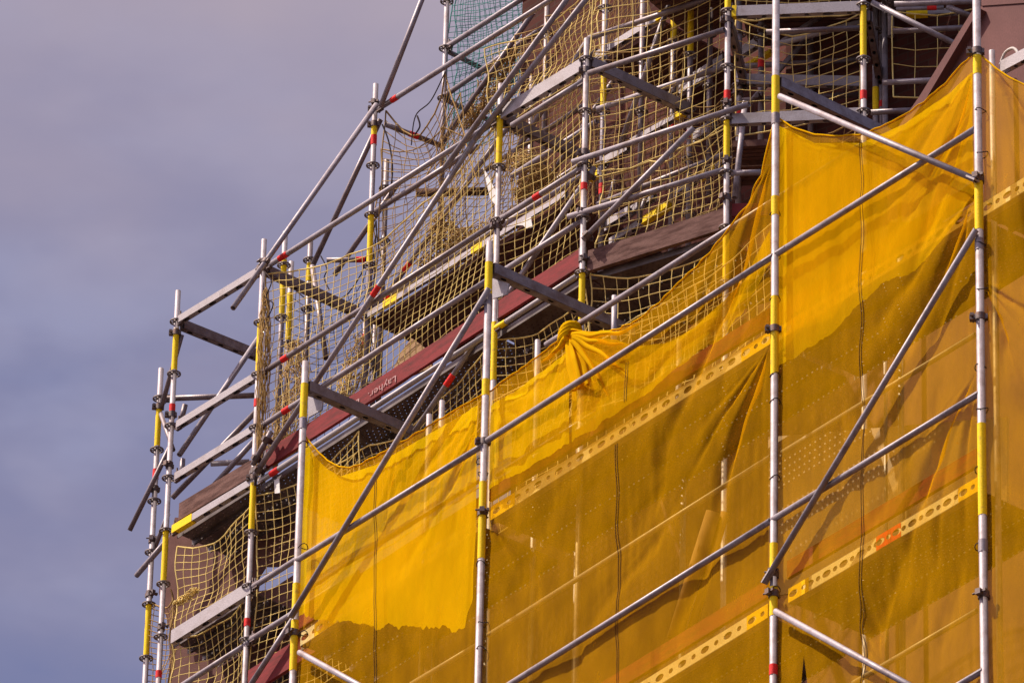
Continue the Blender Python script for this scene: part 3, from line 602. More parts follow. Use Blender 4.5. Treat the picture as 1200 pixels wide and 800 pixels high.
deck('timber soffited upper deck over the netted bay', lower(r2(432, 373), 0.03), lower(r2(664, 231), 0.03), 1.05, n1, 'soffit', 3, 0.05)
ubeam('pale upper deck edge with yellow end tags behind the net', r2(432, 369, -0.03), r2(664, 227, -0.03), h=0.06, w=0.03, marks=(('y', 0.08, 0.15), ('y', 0.53, 0.585)), group='pale deck edges', ends=False)
deck('timber soffited deck high up beside the deep yellow sleeved post', lower(r2(694, 76, 0.1), 0.02), lower(r2(779, 23, 0.1), 0.02), 1.3, n1, 'soffit', 4, 0.05)
ubeam('pale upper deck edge with one yellow end near the top of the picture', r2(700, 66, 0.08), r2(779, 17, 0.08), h=0.07, marks=(('y', 0.9, 1.0),), group='pale deck edges', ends=False)
deck('punched deck behind the broad dark stained plank', FDE.at(690, 322, 0.08), FDE.at(850, 274, 0.08), 1.0, FDE.n, 'perf', 3)
deck('dark timber deck low in the netted recess behind the plank post', FEG.at(858, 165, 0.3), FEG.at(1008, 158, 0.3), 0.6, FEG.n, 'soffit', 2)
deck('timber deck added to shade the bend, cut by the upper edge of the picture', FDE.at(690, -60, 0.0), FDE.at(850, -110, 0.0), 1.5, FDE.n, 'soffit', 4)  # put in overhead to keep the sun off the brick wall
deck('timber deck added to shade the netted recess, cut by the upper edge of the picture', FEG.at(852, -70, 0.0), FEG.at(1260, -85, 0.0), 1.5, FEG.n, 'soffit', 4)  # second deck added above the view, casts shade into the recess
GW = 'loose pale deck beams inside the bend'
for t, a, b, o, h, mk in (
    ('loose pale beam with yellow end, upper one behind the middle guard tube', (740, 167), (802, 132), 0.0, 0.05, (('y', 0.85, 1.0),)),
    ('pale beam stub just behind the bend post', (708, 190), (737, 173), 0.0, 0.07, ()),
    ('grooved pale beam beside the silvery post', (792, 108), (849, 72), 0.25, 0.13, ()),
    ('pale beam continuing the grooved one past the plank post', (868, 63), (890, 49), 0.3, 0.09, ()),
    ('broken pale slat under the lowest guard tube', (735, 250), (768, 230), 0.1, 0.06, ()),
    ('bright yellow ended beam just above the dark stained plank', (716, 284), (785, 240), 0.15, 0.06, (('y', 0.55, 1.0),)),
    ('pale plank end near the foot of the bend', (706, 266), (738, 247), 0.05, 0.07, ()),
    ('squared pale beam end between silvery post and plank post', (810, 163), (838, 146), 0.3, 0.09, ()),
    ('pale beam with frayed yellow tie next to the plank post', (789, 229), (847, 192), 0.3, 0.05, (('y', 0.55, 0.68), ('y', 0.8, 0.88))),
    ('small yellow strip beyond the grimy post in the recess', (868, 82), (905, 61), 0.5, 0.03, (('y', 0.0, 1.0),)),
    ('yellow deck tag and pale beam beside the bend post', (690, 210), (704, 201), 0.0, 0.07, (('y', 0.1, 0.9),)),
): ubeam(t, r2(*a, o), r2(*b, o), h=h, marks=mk, group=GW, ends=False, name='deck_beam')
rail('thin upright white slat leaning under the lowest guard tube', r2(749, 254, 0.0), r2(757, 230, 0.0), rad=0.018, m='steel_white')
rail('second upright white slat leaning near the bend post', r2(713, 238, 0.0), r2(720, 211, 0.0), rad=0.018, m='steel_white')
# lettering on the long red board (read upside down from the street)
def lettering(txt, uv, size, sx, parent):
    cu = bpy.data.curves.new('lettering', 'FONT'); cu.body = txt; cu.size = size; cu.extrude = 0.0008
    tmp = bpy.data.objects.new('lettering_source', cu); COL.objects.link(tmp)
    me = bpy.data.meshes.new_from_object(tmp.evaluated_get(bpy.context.evaluated_depsgraph_get()))
    COL.objects.unlink(tmp); bpy.data.objects.remove(tmp)
    org = ROW1.at(uv[0], uv[1], 0.0); X = -ROW1.t; dirv = V3(redb_dir); X = -dirv; Y = np.cross(ROW1.n, X)*1.0
    if Y[2] > 0: Y = -Y
    pr = V3(parent.location)
    for v in me.vertices:
        c = v.co; w = org+X*c.x*sx+Y*c.y-ROW1.n*(c.z+0.0015)
        v.co = Vector(w-pr)
    o = bpy.data.objects.new('lettering', me); me.materials.clear(); me.materials.append(M['letter']); COL.objects.link(o); o.parent = [k for k in parent.children if k.name.startswith('plank')][0]
bpy.context.view_layer.update()
redb_dir = r1(577, 369, 0.02)-r1(309, 541, 0.02); redb_dir = redb_dir/np.linalg.norm(redb_dir)
lettering('Layher.', (465, 439), 0.095, 1.35, redb)
lettering('L', (422, 466), 0.11, 1.3, redb)
panel('small white paper tag tied in the net below the lashed post', ROW1, [(321, 562), (327, 560), (328, 577), (322, 578)], 0.03, 0.004, 'rag', 'paper_tag', 'tag')
panel('tan plywood sheet standing on the deck behind the red toe board', ROW1, [(452, 452), (470, 412), (482, 396), (504, 412), (506, 430)], 0.5, 0.018, 'ply')
panel('torn white plastic rag caught on the upper deck edge', ROW2, [(604, 264), (622, 254), (624, 266), (617, 268), (613, 264)], -0.06, 0.004, 'rag', 'plastic_rag', 'rag')
panel('ragged pale sheeting strip hanging behind the sleeved post', ROW2, [(566, 196), (572, 206), (582, 226), (580, 240), (574, 232), (570, 214)], 0.1, 0.004, 'rag', 'plastic_rag', 'rag')
panel('brown tarpaulin hung behind the corner net', ROW1, [(205, 606), (240, 606), (300, 580), (352, 560), (352, 660), (330, 664), (312, 664), (304, 676), (303, 692), (318, 690), (352, 668), (352, 900), (192, 900), (200, 740), (186, 694), (192, 650)], 0.62, 0.006, 'tarp', 'tarpaulin', 'tarpaulin')

# ------------------------------------------------------------------ nets
GN = 'rope safety nets'
net('yellow safety net hung under the sky-end deck between the corner posts', [r1(208, 640, 0.03), r1(295, 592, 0.03), r1(291, 700, 0.03), r1(207, 748, 0.03)], 0.085, sag=0.04, droop=0.14, seed=1, group=GN, skew=-0.03)
net('yellow safety net wrapped round below the outermost post', [V3((pa2[0], pa2[1]+0.02, z_on(pa2[0], pa2[1], 704))), r1(202, 690, 0.05), r1(197, 840, 0.05), V3((pa2[0], pa2[1]+0.02, z_on(pa2[0], pa2[1], 850)))], 0.055, m='rope_b', sag=0.1, droop=0.1, seed=2, group=GN)
net('lower yellow net between the corner posts behind the grooved beam', [r1(204, 752, 0.05), r1(294, 694, 0.05), r1(290, 830, 0.05), r1(200, 880, 0.05)], 0.085, sag=0.1, droop=0.05, seed=3, group=GN)
net('yellow net between the lashed post and the sheet end post', [r1(300, 580, 0.05), r1(420, 505, 0.05), r1(412, 780, 0.05), r1(291, 840, 0.05)], 0.085, sag=0.12, droop=0.1, seed=4, group=GN)
net('large pale net covering the bay above the long red toe board', [r1(313, 322, 0.05), r1(584, 147, 0.05), r1(576, 372, 0.05), r1(303, 556, 0.05)], 0.085, sag=0.10, droop=0.3, seed=5, group=GN, hang=0.05)
net('pale net covering the narrow bay between sleeved post and bend post', [r1(588, 150, 0.05), r1(684, 88, 0.05), r1(683, 305, 0.05), r1(580, 372, 0.05)], 0.085, sag=0.08, droop=0.05, seed=6, group=GN)
net('yellow net hanging under the long red toe board', [r1(352, 560, 0.08), r1(578, 402, 0.08), r1(576, 560, 0.12), r1(350, 700, 0.12)], 0.085, sag=0.12, droop=0.12, seed=7, group=GN, hang=0.08)
net('yellow net hanging under the short red toe board towards the knot', [r1(583, 398, 0.08), r1(688, 340, 0.08), r1(690, 470, 0.12), r1(583, 540, 0.12)], 0.085, sag=0.12, droop=0.1, seed=8, group=GN)
net('yellow net hanging under the dark stained plank above the knotted sheet', [FDE.at(692, 322, 0.06), FDE.at(852, 283, 0.06), FDE.at(852, 430, 0.06), FDE.at(692, 480, 0.06)], 0.11, sag=0.08, droop=0.12, seed=9, group=GN)
net('sagging brown net at the terrace corner against the sky', [r2(452, 130, 0.05), r2(522, 86, 0.05), r2(560, 215, 0.05), r2(440, 318, 0.05)], 0.1, m='rope_b', sag=0.1, droop=0.42, seed=10, group=GN)
net('second darker net layered behind the sagging one at the terrace', [r2(446, 175, 0.3), r2(540, 108, 0.3), r2(548, 265, 0.3), r2(438, 335, 0.3)], 0.09, m='rope_b', sag=0.15, droop=0.2, seed=11, group=GN, rope=0.0036)
net('dark corded net glimpsed behind the pale one below the terrace', [r2(330, 330, 0.2), r2(440, 260, 0.2), r2(436, 470, 0.2), r2(325, 540, 0.2)], 0.105, m='rope_k', sag=0.25, droop=0.45, seed=12, group=GN, rope=0.0033, jit=0.03)
net('olive net over the upper terrace beside the top beam', [r2(570, 58, 0.0), r2(700, -25, 0.0), r2(704, 70, 0.0), r2(575, 155, 0.0)], 0.085, m='rope_y', sag=0.1, droop=0.1, seed=13, group=GN, rope=0.0038)
net('brown net behind the highest ledger between terrace and sleeved post', [r2(520, 150, 0.15), r2(600, 100, 0.15), r2(600, 290, 0.15), r2(510, 340, 0.15)], 0.085, m='rope_b', sag=0.18, droop=0.25, seed=14, group=GN, rope=0.0038)
net('blue-green net against the sky at the top of the picture', [ROW3.at(528, -15, 0.1), ROW3.at(640, -70, 0.1), ROW3.at(650, 110, 0.1), ROW3.at(520, 195, 0.1)], 0.062, m='rope_g', sag=0.15, droop=0.1, seed=15, group=GN, rope=0.0036)
net('second blue-green net doubled over the first', [ROW3.at(532, -20, 0.25), ROW3.at(690, -90, 0.25), ROW3.at(690, 60, 0.25), ROW3.at(530, 150, 0.25)], 0.06, m='rope_g', sag=0.2, droop=0.2, seed=16, group=GN, rope=0.0036, jit=0.02)
net('olive net behind the post with short yellow sleeve', [r2(640, 20, 0.3), r2(760, -60, 0.3), r2(760, 60, 0.3), r2(640, 120, 0.3)], 0.08, m='rope_b', sag=0.15, droop=0.1, seed=17, group=GN, rope=0.0036)
net('yellow net across the bend between bend post and plank post, upper part', [IDE.at(692, -30, 0.1), IDE.at(856, -85, 0.1), IDE.at(853, 150, 0.1), IDE.at(692, 210, 0.1)], 0.12, sag=0.12, droop=0.05, seed=18, group=GN)
net('yellow net across the bend just above the dark stained plank', [FDE.at(705, 200, 0.25), FDE.at(850, 145, 0.25), FDE.at(850, 262, 0.25), FDE.at(700, 312, 0.25)], 0.085, sag=0.1, droop=0.02, seed=19, group=GN, hang=0.08)
net('finer net layered behind the silvery post', [IDE.at(790, 120, 0.3), IDE.at(866, 95, 0.3), IDE.at(866, 230, 0.3), IDE.at(790, 260, 0.3)], 0.07, m='rope_b', sag=0.1, droop=0.1, seed=20, group=GN, rope=0.0034)
net('yellow net drawn across the dark recess behind the level beams', [FEG.at(862, 22, 0.35), FEG.at(1008, 16, 0.35), FEG.at(1008, 128, 0.35), FEG.at(862, 160, 0.35)], 0.115, sag=0.12, droop=0.12, seed=21, group=GN)
net('yellow net at the very top above the recess', [FEG.at(862, -60, 0.3), FEG.at(1008, -64, 0.3), FEG.at(1008, 14, 0.3), FEG.at(862, 22, 0.3)], 0.085, sag=0.1, droop=0.05, seed=22, group=GN)
net('square meshed yellow net between the tube cluster and the brown cladding', [PR.at(1046, 14, 0.3), PR.at(1150, 8, 0.3), PR.at(1150, 112, 0.3), PR.at(1046, 115, 0.3)], 0.15, sag=0.06, droop=0.03, seed=23, group=GN)
net('ragged net scrap just above the hem of the highest sheet', [FEG.at(915, 142, 0.1), FEG.at(1004, 138, 0.1), FEG.at(1000, 185, 0.1), FEG.at(915, 190, 0.1)], 0.1, m='rope_b', sag=0.08, droop=0.12, seed=24, group=GN)
net('brown net layered deep behind the narrow netted bay', [r2(580, 190, 0.5), r2(700, 115, 0.5), r2(700, 240, 0.5), r2(580, 320, 0.5)], 0.08, m='rope_b', sag=0.15, droop=0.1, seed=25, group=GN, rope=0.0038)
net('brown net layered deep between bend post and deep yellow sleeve', [IDE.at(694, 60, 0.4), IDE.at(800, 20, 0.4), IDE.at(800, 210, 0.4), IDE.at(694, 250, 0.4)], 0.085, m='rope_b', sag=0.15, droop=0.1, seed=26, group=GN, rope=0.0038)
net('olive net doubled deep behind the top channel beam', [r2(600, 40, 0.5), r2(740, -50, 0.5), r2(740, 90, 0.5), r2(600, 170, 0.5)], 0.075, m='rope_b', sag=0.15, droop=0.15, seed=27, group=GN, rope=0.0036)
bundle('tangled brown net bundle hanging under the terrace deck', [r2(520, 255, 0.3), r2(524, 280, 0.3), r2(516, 305, 0.3), r2(500, 322, 0.3)], 0.16, 46, seed=1)
bundle('bunched net slung along the terrace tube near the sagging net', [ROW3.at(605, 60, -0.1), ROW3.at(570, 110, -0.1), ROW3.at(548, 148, -0.1)], 0.11, 40, seed=2)
bundle('yellowish gathered net rope down the lashed post', [r1(312, 340, -0.02), r1(311, 380, -0.02), r1(309, 430, -0.02), r1(307, 500, 0.0), r1(304, 548, 0)], 0.05, 26, m='rope_b', seed=3)
bundle('gathered net strands trailing inside the bay beside the lashed post', [r2(345, 400, -0.3), r2(350, 440, -0.3), r2(330, 500, -0.5), r2(312, 545, -0.7)], 0.13, 34, seed=4)
bundle('hanging net tangle in front of the tan plywood sheet', [r2(425, 395, 0.0), r2(418, 430, 0.0), r2(398, 470, -0.2)], 0.10, 30, seed=5)
bundle('net tangle behind the sleeved post on the upper terrace', [r2(612, 190, 0.2), r2(625, 205, 0.2), r2(618, 232, 0.2)], 0.18, 46, seed=6)
bundle('knot of net and rope tied round the bend post foot', [r1(668, 322, 0.1), r1(676, 316, 0.1), r1(688, 318, 0.1)], 0.06, 18, m='rope_y', seed=7)
bundle('tied off net bunch in the corner net beside the corner post', [r1(205, 706, 0.03), r1(218, 702, 0.05), r1(232, 690, 0.06)], 0.045, 18, m='rope_y', seed=8)
bundle('net heap lying on the upper terrace under the highest ledger', [r2(556, 285, 0.4), r2(540, 300, 0.4), r2(575, 270, 0.4)], 0.2, 40, seed=9)
cord('dark lashing cord looped from the terrace tube through the sagging net', [r2(522, 84, 0.0), r2(505, 118, 0.03), r2(487, 136, 0.05), r2(482, 170, 0.06)])
cord('second dark cord hanging from the knot in the sagging net', [r2(489, 136, 0.05), r2(492, 148, 0.06), r2(486, 158, 0.06)], 0.008)
cord('dark cord wound round the lashed post under its coupler', [r1(310, 318, -0.05), r1(318, 330, -0.06), r1(312, 348, -0.06), r1(320, 356, -0.05), r1(314, 372, -0.05)])
cord('black cord dangling from the ring-topped post behind the net', [r2(376, 300, 0.0), r2(383, 315, 0.0), r2(380, 326, 0.0), r2(386, 340, 0.0)])
cord('black cord dangling under the terrace post', [r2(440, 262, 0.0), r2(443, 285, 0.0), r2(446, 300, 0.0)])
cord('dark cord edging the hanging brown net', [r2(448, 146, 0.03), r2(456, 168, 0.05), r2(460, 200, 0.06), r2(456, 230, 0.06)], 0.007)
cord('white rope loop hung over the pale beam past the thick post', [FRONT.at(1172, 76, 0.3), FRONT.at(1178, 62, 0.3), FRONT.at(1188, 57, 0.3), FRONT.at(1194, 66, 0.3), FRONT.at(1191, 80, 0.3)], 0.012, 'rope_w', 'rope_loop', 'rope')
ubeam('pale beam jutting past the thick post above the sheet', FRONT.at(1174, 80, 0.15), FRONT.at(1240, 45, 0.15), h=0.10, ends=False)

# ------------------------------------------------------------------ front decks behind the sheets
GFD = 'deck edges behind the yellow sheets'
fd = lambda u, v, o=0.22: FRONT.at(u, v, o)
HO = ((0.048, 0.028), (0.025, 0.021))
def deck_edge(label, a, b, n, marks):
    p, q = fd(*a), fd(*b); o = thing('deck_edge_beam', p, label, 'scaffold beam', GFD); B = MB(); d = (q-p)/np.linalg.norm(q-p); L = np.linalg.norm(q-p)
    B.holed(p, q, 0.12, n, (0, 0, 1), HO); B.build('punched_plate', 'edge', o, p)
    B = MB(); B.bar(p+V3((0, 0.03, -0.0625)), q+V3((0, 0.03, -0.0625)), 0.056, 0.004); B.bar(p+V3((0, 0.03, 0.0635)), q+V3((0, 0.03, 0.0635)), 0.056, 0.004); B.build('flange', 'steel', o, p)
    for k, s, e in marks:
        B = MB(); B.holed(p+d*L*s-V3((0, 0.003, 0)), p+d*L*e-V3((0, 0.003, 0)), 0.122, max(1, int(n*(e-s)+0.5)), (0, 0, 1), HO)
        B.build('yellow_band' if k == 'y' else 'red_band', 'yellow' if k == 'y' else 'red', o, p)
deck_edge('punched deck edge behind the low sheet, bright yellow end showing', (352, 749), (566, 611), 20, (('y', 0.08, 0.19),))
deck_edge('punched deck edge behind the knotted sheet, oval holes and two yellow ends', (575, 602), (903, 395), 26, (('y', 0.0, 0.09), ('y', 0.9, 1.0)))
deck_edge('punched deck edge in the middle of the highest sheet, yellow at its lower end', (912, 392), (1142, 247), 20, (('y', 0.02, 0.14),))
deck_edge('lower punched deck edge behind the knotted sheet, long yellow end', (560, 925), (900, 715), 26, (('y', 0.93, 1.0),))
deck_edge('lower punched deck edge of the highest sheet with an orange red mark', (924, 698), (1146, 567), 22, (('y', 0.0, 0.11), ('r', 0.47, 0.60), ('y', 0.9, 1.0)))
deck_edge('punched deck edge past the thick post at the picture edge', (1152, 246), (1290, 160), 12, ())
for t, a, b in (('red toe board glowing orange through the low sheet', (352, 728), (566, 590)), ('red toe board glowing orange through the knotted sheet', (575, 578), (903, 371)),
                ('red toe board behind the middle of the highest sheet', (912, 370), (1142, 224)), ('lower red toe board glowing orange through the knotted sheet', (560, 900), (900, 690)), ('lower red toe board glowing orange through the highest sheet', (924, 668), (1146, 536))):
    board(t, fd(*a, 0.28), fd(*b, 0.28), 0.15, 0.03, 'redboard', group='red toe boards behind the yellow sheets')
for t, a, b in (('punched steel deck behind the low sheet', (352, 755), (566, 617)), ('punched steel deck behind the knotted sheet', (575, 608), (903, 401)), ('punched steel deck behind the highest sheet', (912, 398), (1142, 252)),
                ('lower punched steel deck behind the knotted sheet', (560, 931), (900, 721)), ('lower punched steel deck behind the highest sheet', (924, 704), (1146, 573)), ('punched steel deck past the thick post', (1152, 252), (1290, 166))):
    deck(t, fd(*a, 0.30), fd(*b, 0.30), 0.78, (0, 1, 0), 'perf', 3, group='decks behind the yellow sheets')
GI = 'inner guard tubes showing through the yellow sheets'
for t, a, b, o in (('inner guard tube under the punched edge of the knotted sheet', (572, 744), (903, 535), 0.24), ('second inner guard tube lit through the lower knotted sheet', (482, 801), (566, 751), 0.24),
                   ('inner guard tube lit through the middle of the highest sheet', (917, 530), (1143, 392), 0.24), ('inner guard tube at the foot of the highest sheet', (1000, 800), (1145, 715), 0.24),
                   ('inner guard tube high in the highest sheet', (918, 230), (975, 194), 0.24), ('inner guard tube above the punched edge of the knotted sheet', (582, 556), (700, 482), 0.5),
                   ('inner guard tube in the low sheet', (360, 690), (566, 560), 0.4)):
    rail(t, fd(*a, o), fd(*b, o), m='steel_white', group=GI, rad=0.02)
net('yellow net inside the knotted sheet showing through it', [fd(578, 470, 0.8), fd(905, 262, 0.8), fd(905, 420, 0.8), fd(578, 630, 0.8)], 0.11, sag=0.1, droop=0.05, seed=31, group=GN)
rail('leaning pale pole behind the lower knotted sheet', fd(790, 748, 0.5), fd(836, 600, 0.5), m='ply', rad=0.06)
rail('second leaning pole close to the first behind the sheet', fd(808, 745, 0.6), fd(850, 600, 0.6), m='ply', rad=0.035)

panel('pale panel added for the lit wall seen through the highest sheet', FRONT, [(900, 512), (1180, 488), (1180, 640), (900, 700)], 1.15, 0.02, 'lit_wall', 'lit_wall_panel', 'board')  # added panel, its pale colour gives the wall a lit patch
# ------------------------------------------------------------------ debris sheets
def curve_xz(uv, y0):
    P = [FRONT.at(u, v, y0) for u, v in uv]; return np.array([p[0] for p in P]), np.array([p[2] for p in P])
def sheet(label, top, bot, y0, folds, m='sheet', res=0.014, seams=(), ties=(), seed=0, pleat=0.022, billow=0.015, rag=0.0, tear=None, hem=True, cat='debris sheet', lo=None):
    tx, tz = curve_xz(top, y0); bx, bz = curve_xz(bot, y0)
    x0, x1 = tx[0], tx[-1]; nx = int((x1-x0)/res)+1; zmax, zmin = tz.max(), bz.min()
    nz = int((zmax-zmin)/(res*1.25))+1
    cs = []
    for k in folds:
        c = FRONT.at(k[0], k[1], y0); cs.append((c[0], c[2])+tuple(k[2:]))
    def disp(x, z, s, t, dtop):
        y = billow*math.sin(PI*s)*(0.4+0.6*math.sin(PI*min(1, t*1.3)))
        for d in (x-x0, x1-x):       # gathers beside the posts
            y += pleat*math.exp(-d/0.10)*math.sin(d*62+1.3*noise.noise(Vector((x*2, z*0.9, seed))) * 4)
        for cx, cz, a0, a1, amp, kf, R in cs:
            dx, dz = x-cx, z-cz; r = math.hypot(dx, dz)+1e-6; an = math.degrees(math.atan2(dz, dx)) % 360
            an += 9*noise.noise(Vector((x*0.8+seed, z*0.8, 5)))+14*(r/R)*(0.5-((an-a0)/(a1-a0)))*0
            w = min(1, max(0, (an-a0)/14))*min(1, max(0, (a1-an)/14))
            if w > 0:
                g = min(1, r/0.35)*math.exp(-(r/R)**2); ph = math.radians(an)*kf+2.2*noise.noise(Vector((math.radians(an)*3, seed, cx)))
                sn = math.sin(ph); y += 1.9*amp*w*g*(sn*abs(sn)**0.3*0.6+0.4*math.sin(ph*0.53+1))
        y += 0.022*noise.fractal(Vector((x*1.1+seed*3.1, z*0.7, seed)), 1.0, 2.0, 4)
        y += 0.016*noise.noise(Vector((x*9+seed, z*1.3+x*2, seed*2)))+0.005*noise.noise(Vector((x*24, z*7, seed)))
        y += (0.012*math.exp(-dtop/0.05)*math.sin(x*40+3*noise.noise(Vector((x*3, 1, seed))))) if hem else 0
        y += 0.028*noise.noise(Vector((x*4.2+seed*2, z*0.5+x*0.6, seed*1.7)))+0.013*noise.noise(Vector((x*13+seed, z*0.6+x*1.5, seed)))
        return 0.02*math.log1p(math.exp(min(20, (y-0.016)/0.022)))-0.012
    V = np.zeros((nz+1, nx+1, 3)); b = MB()
    for i in range(nx+1):
        s = i/nx; x = x0+(x1-x0)*s; zt = np.interp(x, tx, tz); zb = np.interp(x, bx, bz)
        if rag: zb += rag*(noise.noise(Vector((x*7, 3, seed)))+0.7*noise.noise(Vector((x*23, 9, seed))))
        for j in range(nz+1):
            t = j/nz; z = zt+(zb-zt)*t; V[j, i] = (x, y0+disp(x, z, s, t, zt-z), z)
    idx = lambda j, i: j*(nx+1)+i
    fs = [(idx(j, i), idx(j+1, i), idx(j+1, i+1), idx(j, i+1)) for j in range(nz) for i in range(nx)]
    b.add(V.reshape(-1, 3), fs); p0 = V[0, 0].copy(); o = b.build('debris_sheet', m, None, p0); tag(o, label, cat, 'yellow debris sheets', 'thing')
    if tear:
        bm = bmesh.new(); bm.from_mesh(o.data); T = [FRONT.at(u, v, y0)-p0 for u, v in tear]
        c = sum(T)/3; pls = []
        for k in range(3):
            a, q = T[k], T[(k+1) % 3]; e = q-a; nn = np.array([e[2], 0, -e[0]]);
            if nn@(c-a) < 0: nn = -nn
            pls.append((a, nn)); g = [f for f in bm.faces if (f.calc_center_median()-Vector(c)).length < 0.4]
            bmesh.ops.bisect_plane(bm, geom=list({v for f in g for v in f.verts})+list({e_ for f in g for e_ in f.edges})+g, plane_co=Vector(a), plane_no=Vector(nn))
        kill = [f for f in bm.faces if all((V3(f.calc_center_median())-a)@n_ > 0 for a, n_ in pls)]
        bmesh.ops.delete(bm, geom=kill, context='FACES'); bm.to_mesh(o.data); bm.free()
    if hem:
        B = MB(); B.path([V[0, i]+V3((0, -0.003, 0.0)) for i in range(0, nx+1, 2)], 0.0075, 5); B.build('hem', 'sheetk', o, p0)
    for cu, v0, v1 in seams:         # double stitched seam, running down with the cloth
        for dxx in (-0.012, 0.012):
            pts = []
            for vv in np.linspace(v0, v1, 60):
                c = FRONT.at(cu, vv, y0); x = c[0]+dxx+0.03*noise.noise(Vector((vv*0.02, cu, 0))); z = c[2]
                zt = np.interp(x, tx, tz); zb = np.interp(x, bx, bz)
                if z > zt: continue
                i = (x-x0)/(x1-x0); t = (z-zt)/(zb-zt); pts.append((x, y0+disp(x, z, i, t, zt-z)-0.004, z))
            if len(pts) > 3: B = MB(); B.path(pts, 0.0028, 4); B.build('seam', 'thread', o, p0)
    for u, v, r in ties:             # loops of cord holding the cloth to the post
        c = FRONT.at(u, v, 0.0); B = MB(); B.path([c+V3((math.cos(a)*r, math.sin(a)*r+0.01, 0.012*math.sin(a*2+u))) for a in np.linspace(0, 2*PI, 17)], 0.004, 5); B.build('tie_loop', 'rope_k', o, p0)
    return o
BT = 960
sheet('short low yellow sheet tied to the end post and the middle front post', [(353, 502), (360, 513), (372, 528), (385, 540), (398, 547), (410, 548), (440, 535), (475, 515), (520, 489), (568, 461)], [(343, BT), (560, BT)], 0.04,
      [(358, 505, 255, 345, 0.035, 17, 0.9), (567, 470, 195, 262, 0.03, 20, 1.5), (470, 515, 240, 300, 0.02, 22, 1.0)], seams=((440, 560, 800),), ties=[(354, v, 0.04) for v in (520, 640, 742)]+[(565, v, 0.04) for v in (555, 601, 730)], seed=2)
sheet('ragged second layer lapped behind the low yellow sheet', [(358, 516), (372, 538), (385, 550), (400, 558), (440, 545), (480, 522), (520, 498), (560, 474)], [(352, 720), (385, 729), (410, 727), (440, 735), (480, 733), (520, 736), (545, 738), (552, 700)], 0.11,
      [(560, 500, 200, 265, 0.03, 18, 1.2)], 'sheet2', seed=3, rag=0.05, hem=False)
sheet('middle yellow sheet knotted over a tube at its top edge', [(571, 461), (600, 440), (640, 411), (658, 396), (670, 386), (690, 389), (722, 386), (745, 376), (780, 346), (815, 313), (850, 276), (875, 240), (893, 205), (902, 168), (908, 138)], [(560, BT), (902, BT)], 0.04,
      [(668, 390, 262, 350, 0.05, 16, 1.1), (905, 190, 205, 268, 0.055, 20, 3.0), (905, 400, 205, 266, 0.05, 20, 2.6), (567, 600, 278, 330, 0.035, 18, 1.6), (668, 390, 190, 250, 0.03, 14, 0.7)],
      seams=((724, 520, 800), (735, 425, 470)), ties=[(563, v, 0.04) for v in (540, 660, 760)]+[(907, v, 0.04) for v in (250, 440, 560, 690)], seed=4)
_top3 = [(672, 400), (690, 396), (722, 398), (745, 406), (780, 402), (815, 384), (850, 352), (880, 312), (903, 270)]
sheet('swagged fold of sheeting drooping from the knot to the tall front post', _top3, [(640, 534), (690, 506), (720, 486), (760, 457), (800, 428), (840, 396), (870, 368), (905, 305)], 0.095,
      [(670, 392, 270, 350, 0.06, 13, 1.4), (905, 230, 195, 250, 0.06, 14, 1.8)], 'sheet3', seed=5, rag=0.02, hem=False)
sheet('narrower swag of thin cloth nested inside the larger drooping one', _top3, [(640, 505), (690, 490), (720, 462), (760, 440), (800, 418), (840, 384), (870, 345), (905, 292)], 0.125,
      [(670, 392, 270, 350, 0.06, 13, 1.4), (905, 230, 195, 250, 0.06, 14, 1.8)], 'sheet3', seed=15, rag=0.02, hem=False)
sheet('lap of second cloth behind the low end of the knotted sheet', [(575, 475), (600, 460), (640, 432), (668, 410)], [(570, 574), (600, 558), (640, 536), (668, 517)], 0.12, [(575, 470, 280, 350, 0.03, 16, 1.0)], 'sheet2', seed=8, rag=0.02, hem=False)
sheet('highest yellow sheet peaked at the thick post, small triangular tear low down', [(912, 138), (930, 150), (955, 158), (980, 160), (1010, 158), (1035, 148), (1060, 135), (1085, 118), (1110, 98), (1128, 76), (1143, 64)], [(906, BT), (1154, BT)], 0.04,
      [(1143, 75, 195, 268, 0.06, 17, 1.5), (1143, 225, 195, 262, 0.05, 18, 1.8), (1148, 430, 205, 268, 0.045, 24, 2.6), (914, 145, 280, 345, 0.03, 14, 1.0), (1036, 778, 65, 130, 0.03, 14, 0.6)],
      seams=((1010, 165, 800),), ties=[(907, v, 0.04) for v in (300, 350, 470)]+[(1148, v, 0.042) for v in (130, 287, 430, 550, 640)], seed=6, tear=[(943, 768), (937, 825), (950, 825)])
_top2 = [(914, 148), (955, 168), (1010, 168), (1060, 146), (1110, 112), (1140, 85)]
sheet('bright second layer lapped behind the upper part of the highest sheet', _top2, [(910, 432), (940, 412), (975, 390), (1000, 362), (1040, 330), (1062, 322), (1090, 300), (1118, 262), (1143, 225)], 0.10,
      [(1143, 120, 195, 262, 0.06, 14, 1.6)], 'sheet3', seed=7, rag=0.02, hem=False)
sheet('thin inner layer hanging shorter behind the top of the highest sheet', _top2, [(910, 418), (940, 385), (975, 372), (1000, 335), (1040, 318), (1062, 290), (1090, 280), (1118, 230), (1143, 205)], 0.13,
      [(1143, 120, 195, 262, 0.06, 14, 1.6)], 'sheet3', seed=17, rag=0.02, hem=False)
sheet('yellow sheet running off the picture past the thick post', [(1149, 64), (1158, 72), (1170, 82), (1185, 92), (1210, 104), (1290, 118), (1500, -10)], [(1156, BT), (1500, BT)], 0.04,
      [(1150, 68, 272, 345, 0.06, 16, 1.8), (1151, 330, 268, 330, 0.055, 24, 2.6), (1175, 100, 262, 300, 0.05, 34, 3.0)], pleat=0.05, ties=[(1150, v, 0.042) for v in (180, 340, 480)], seed=9)
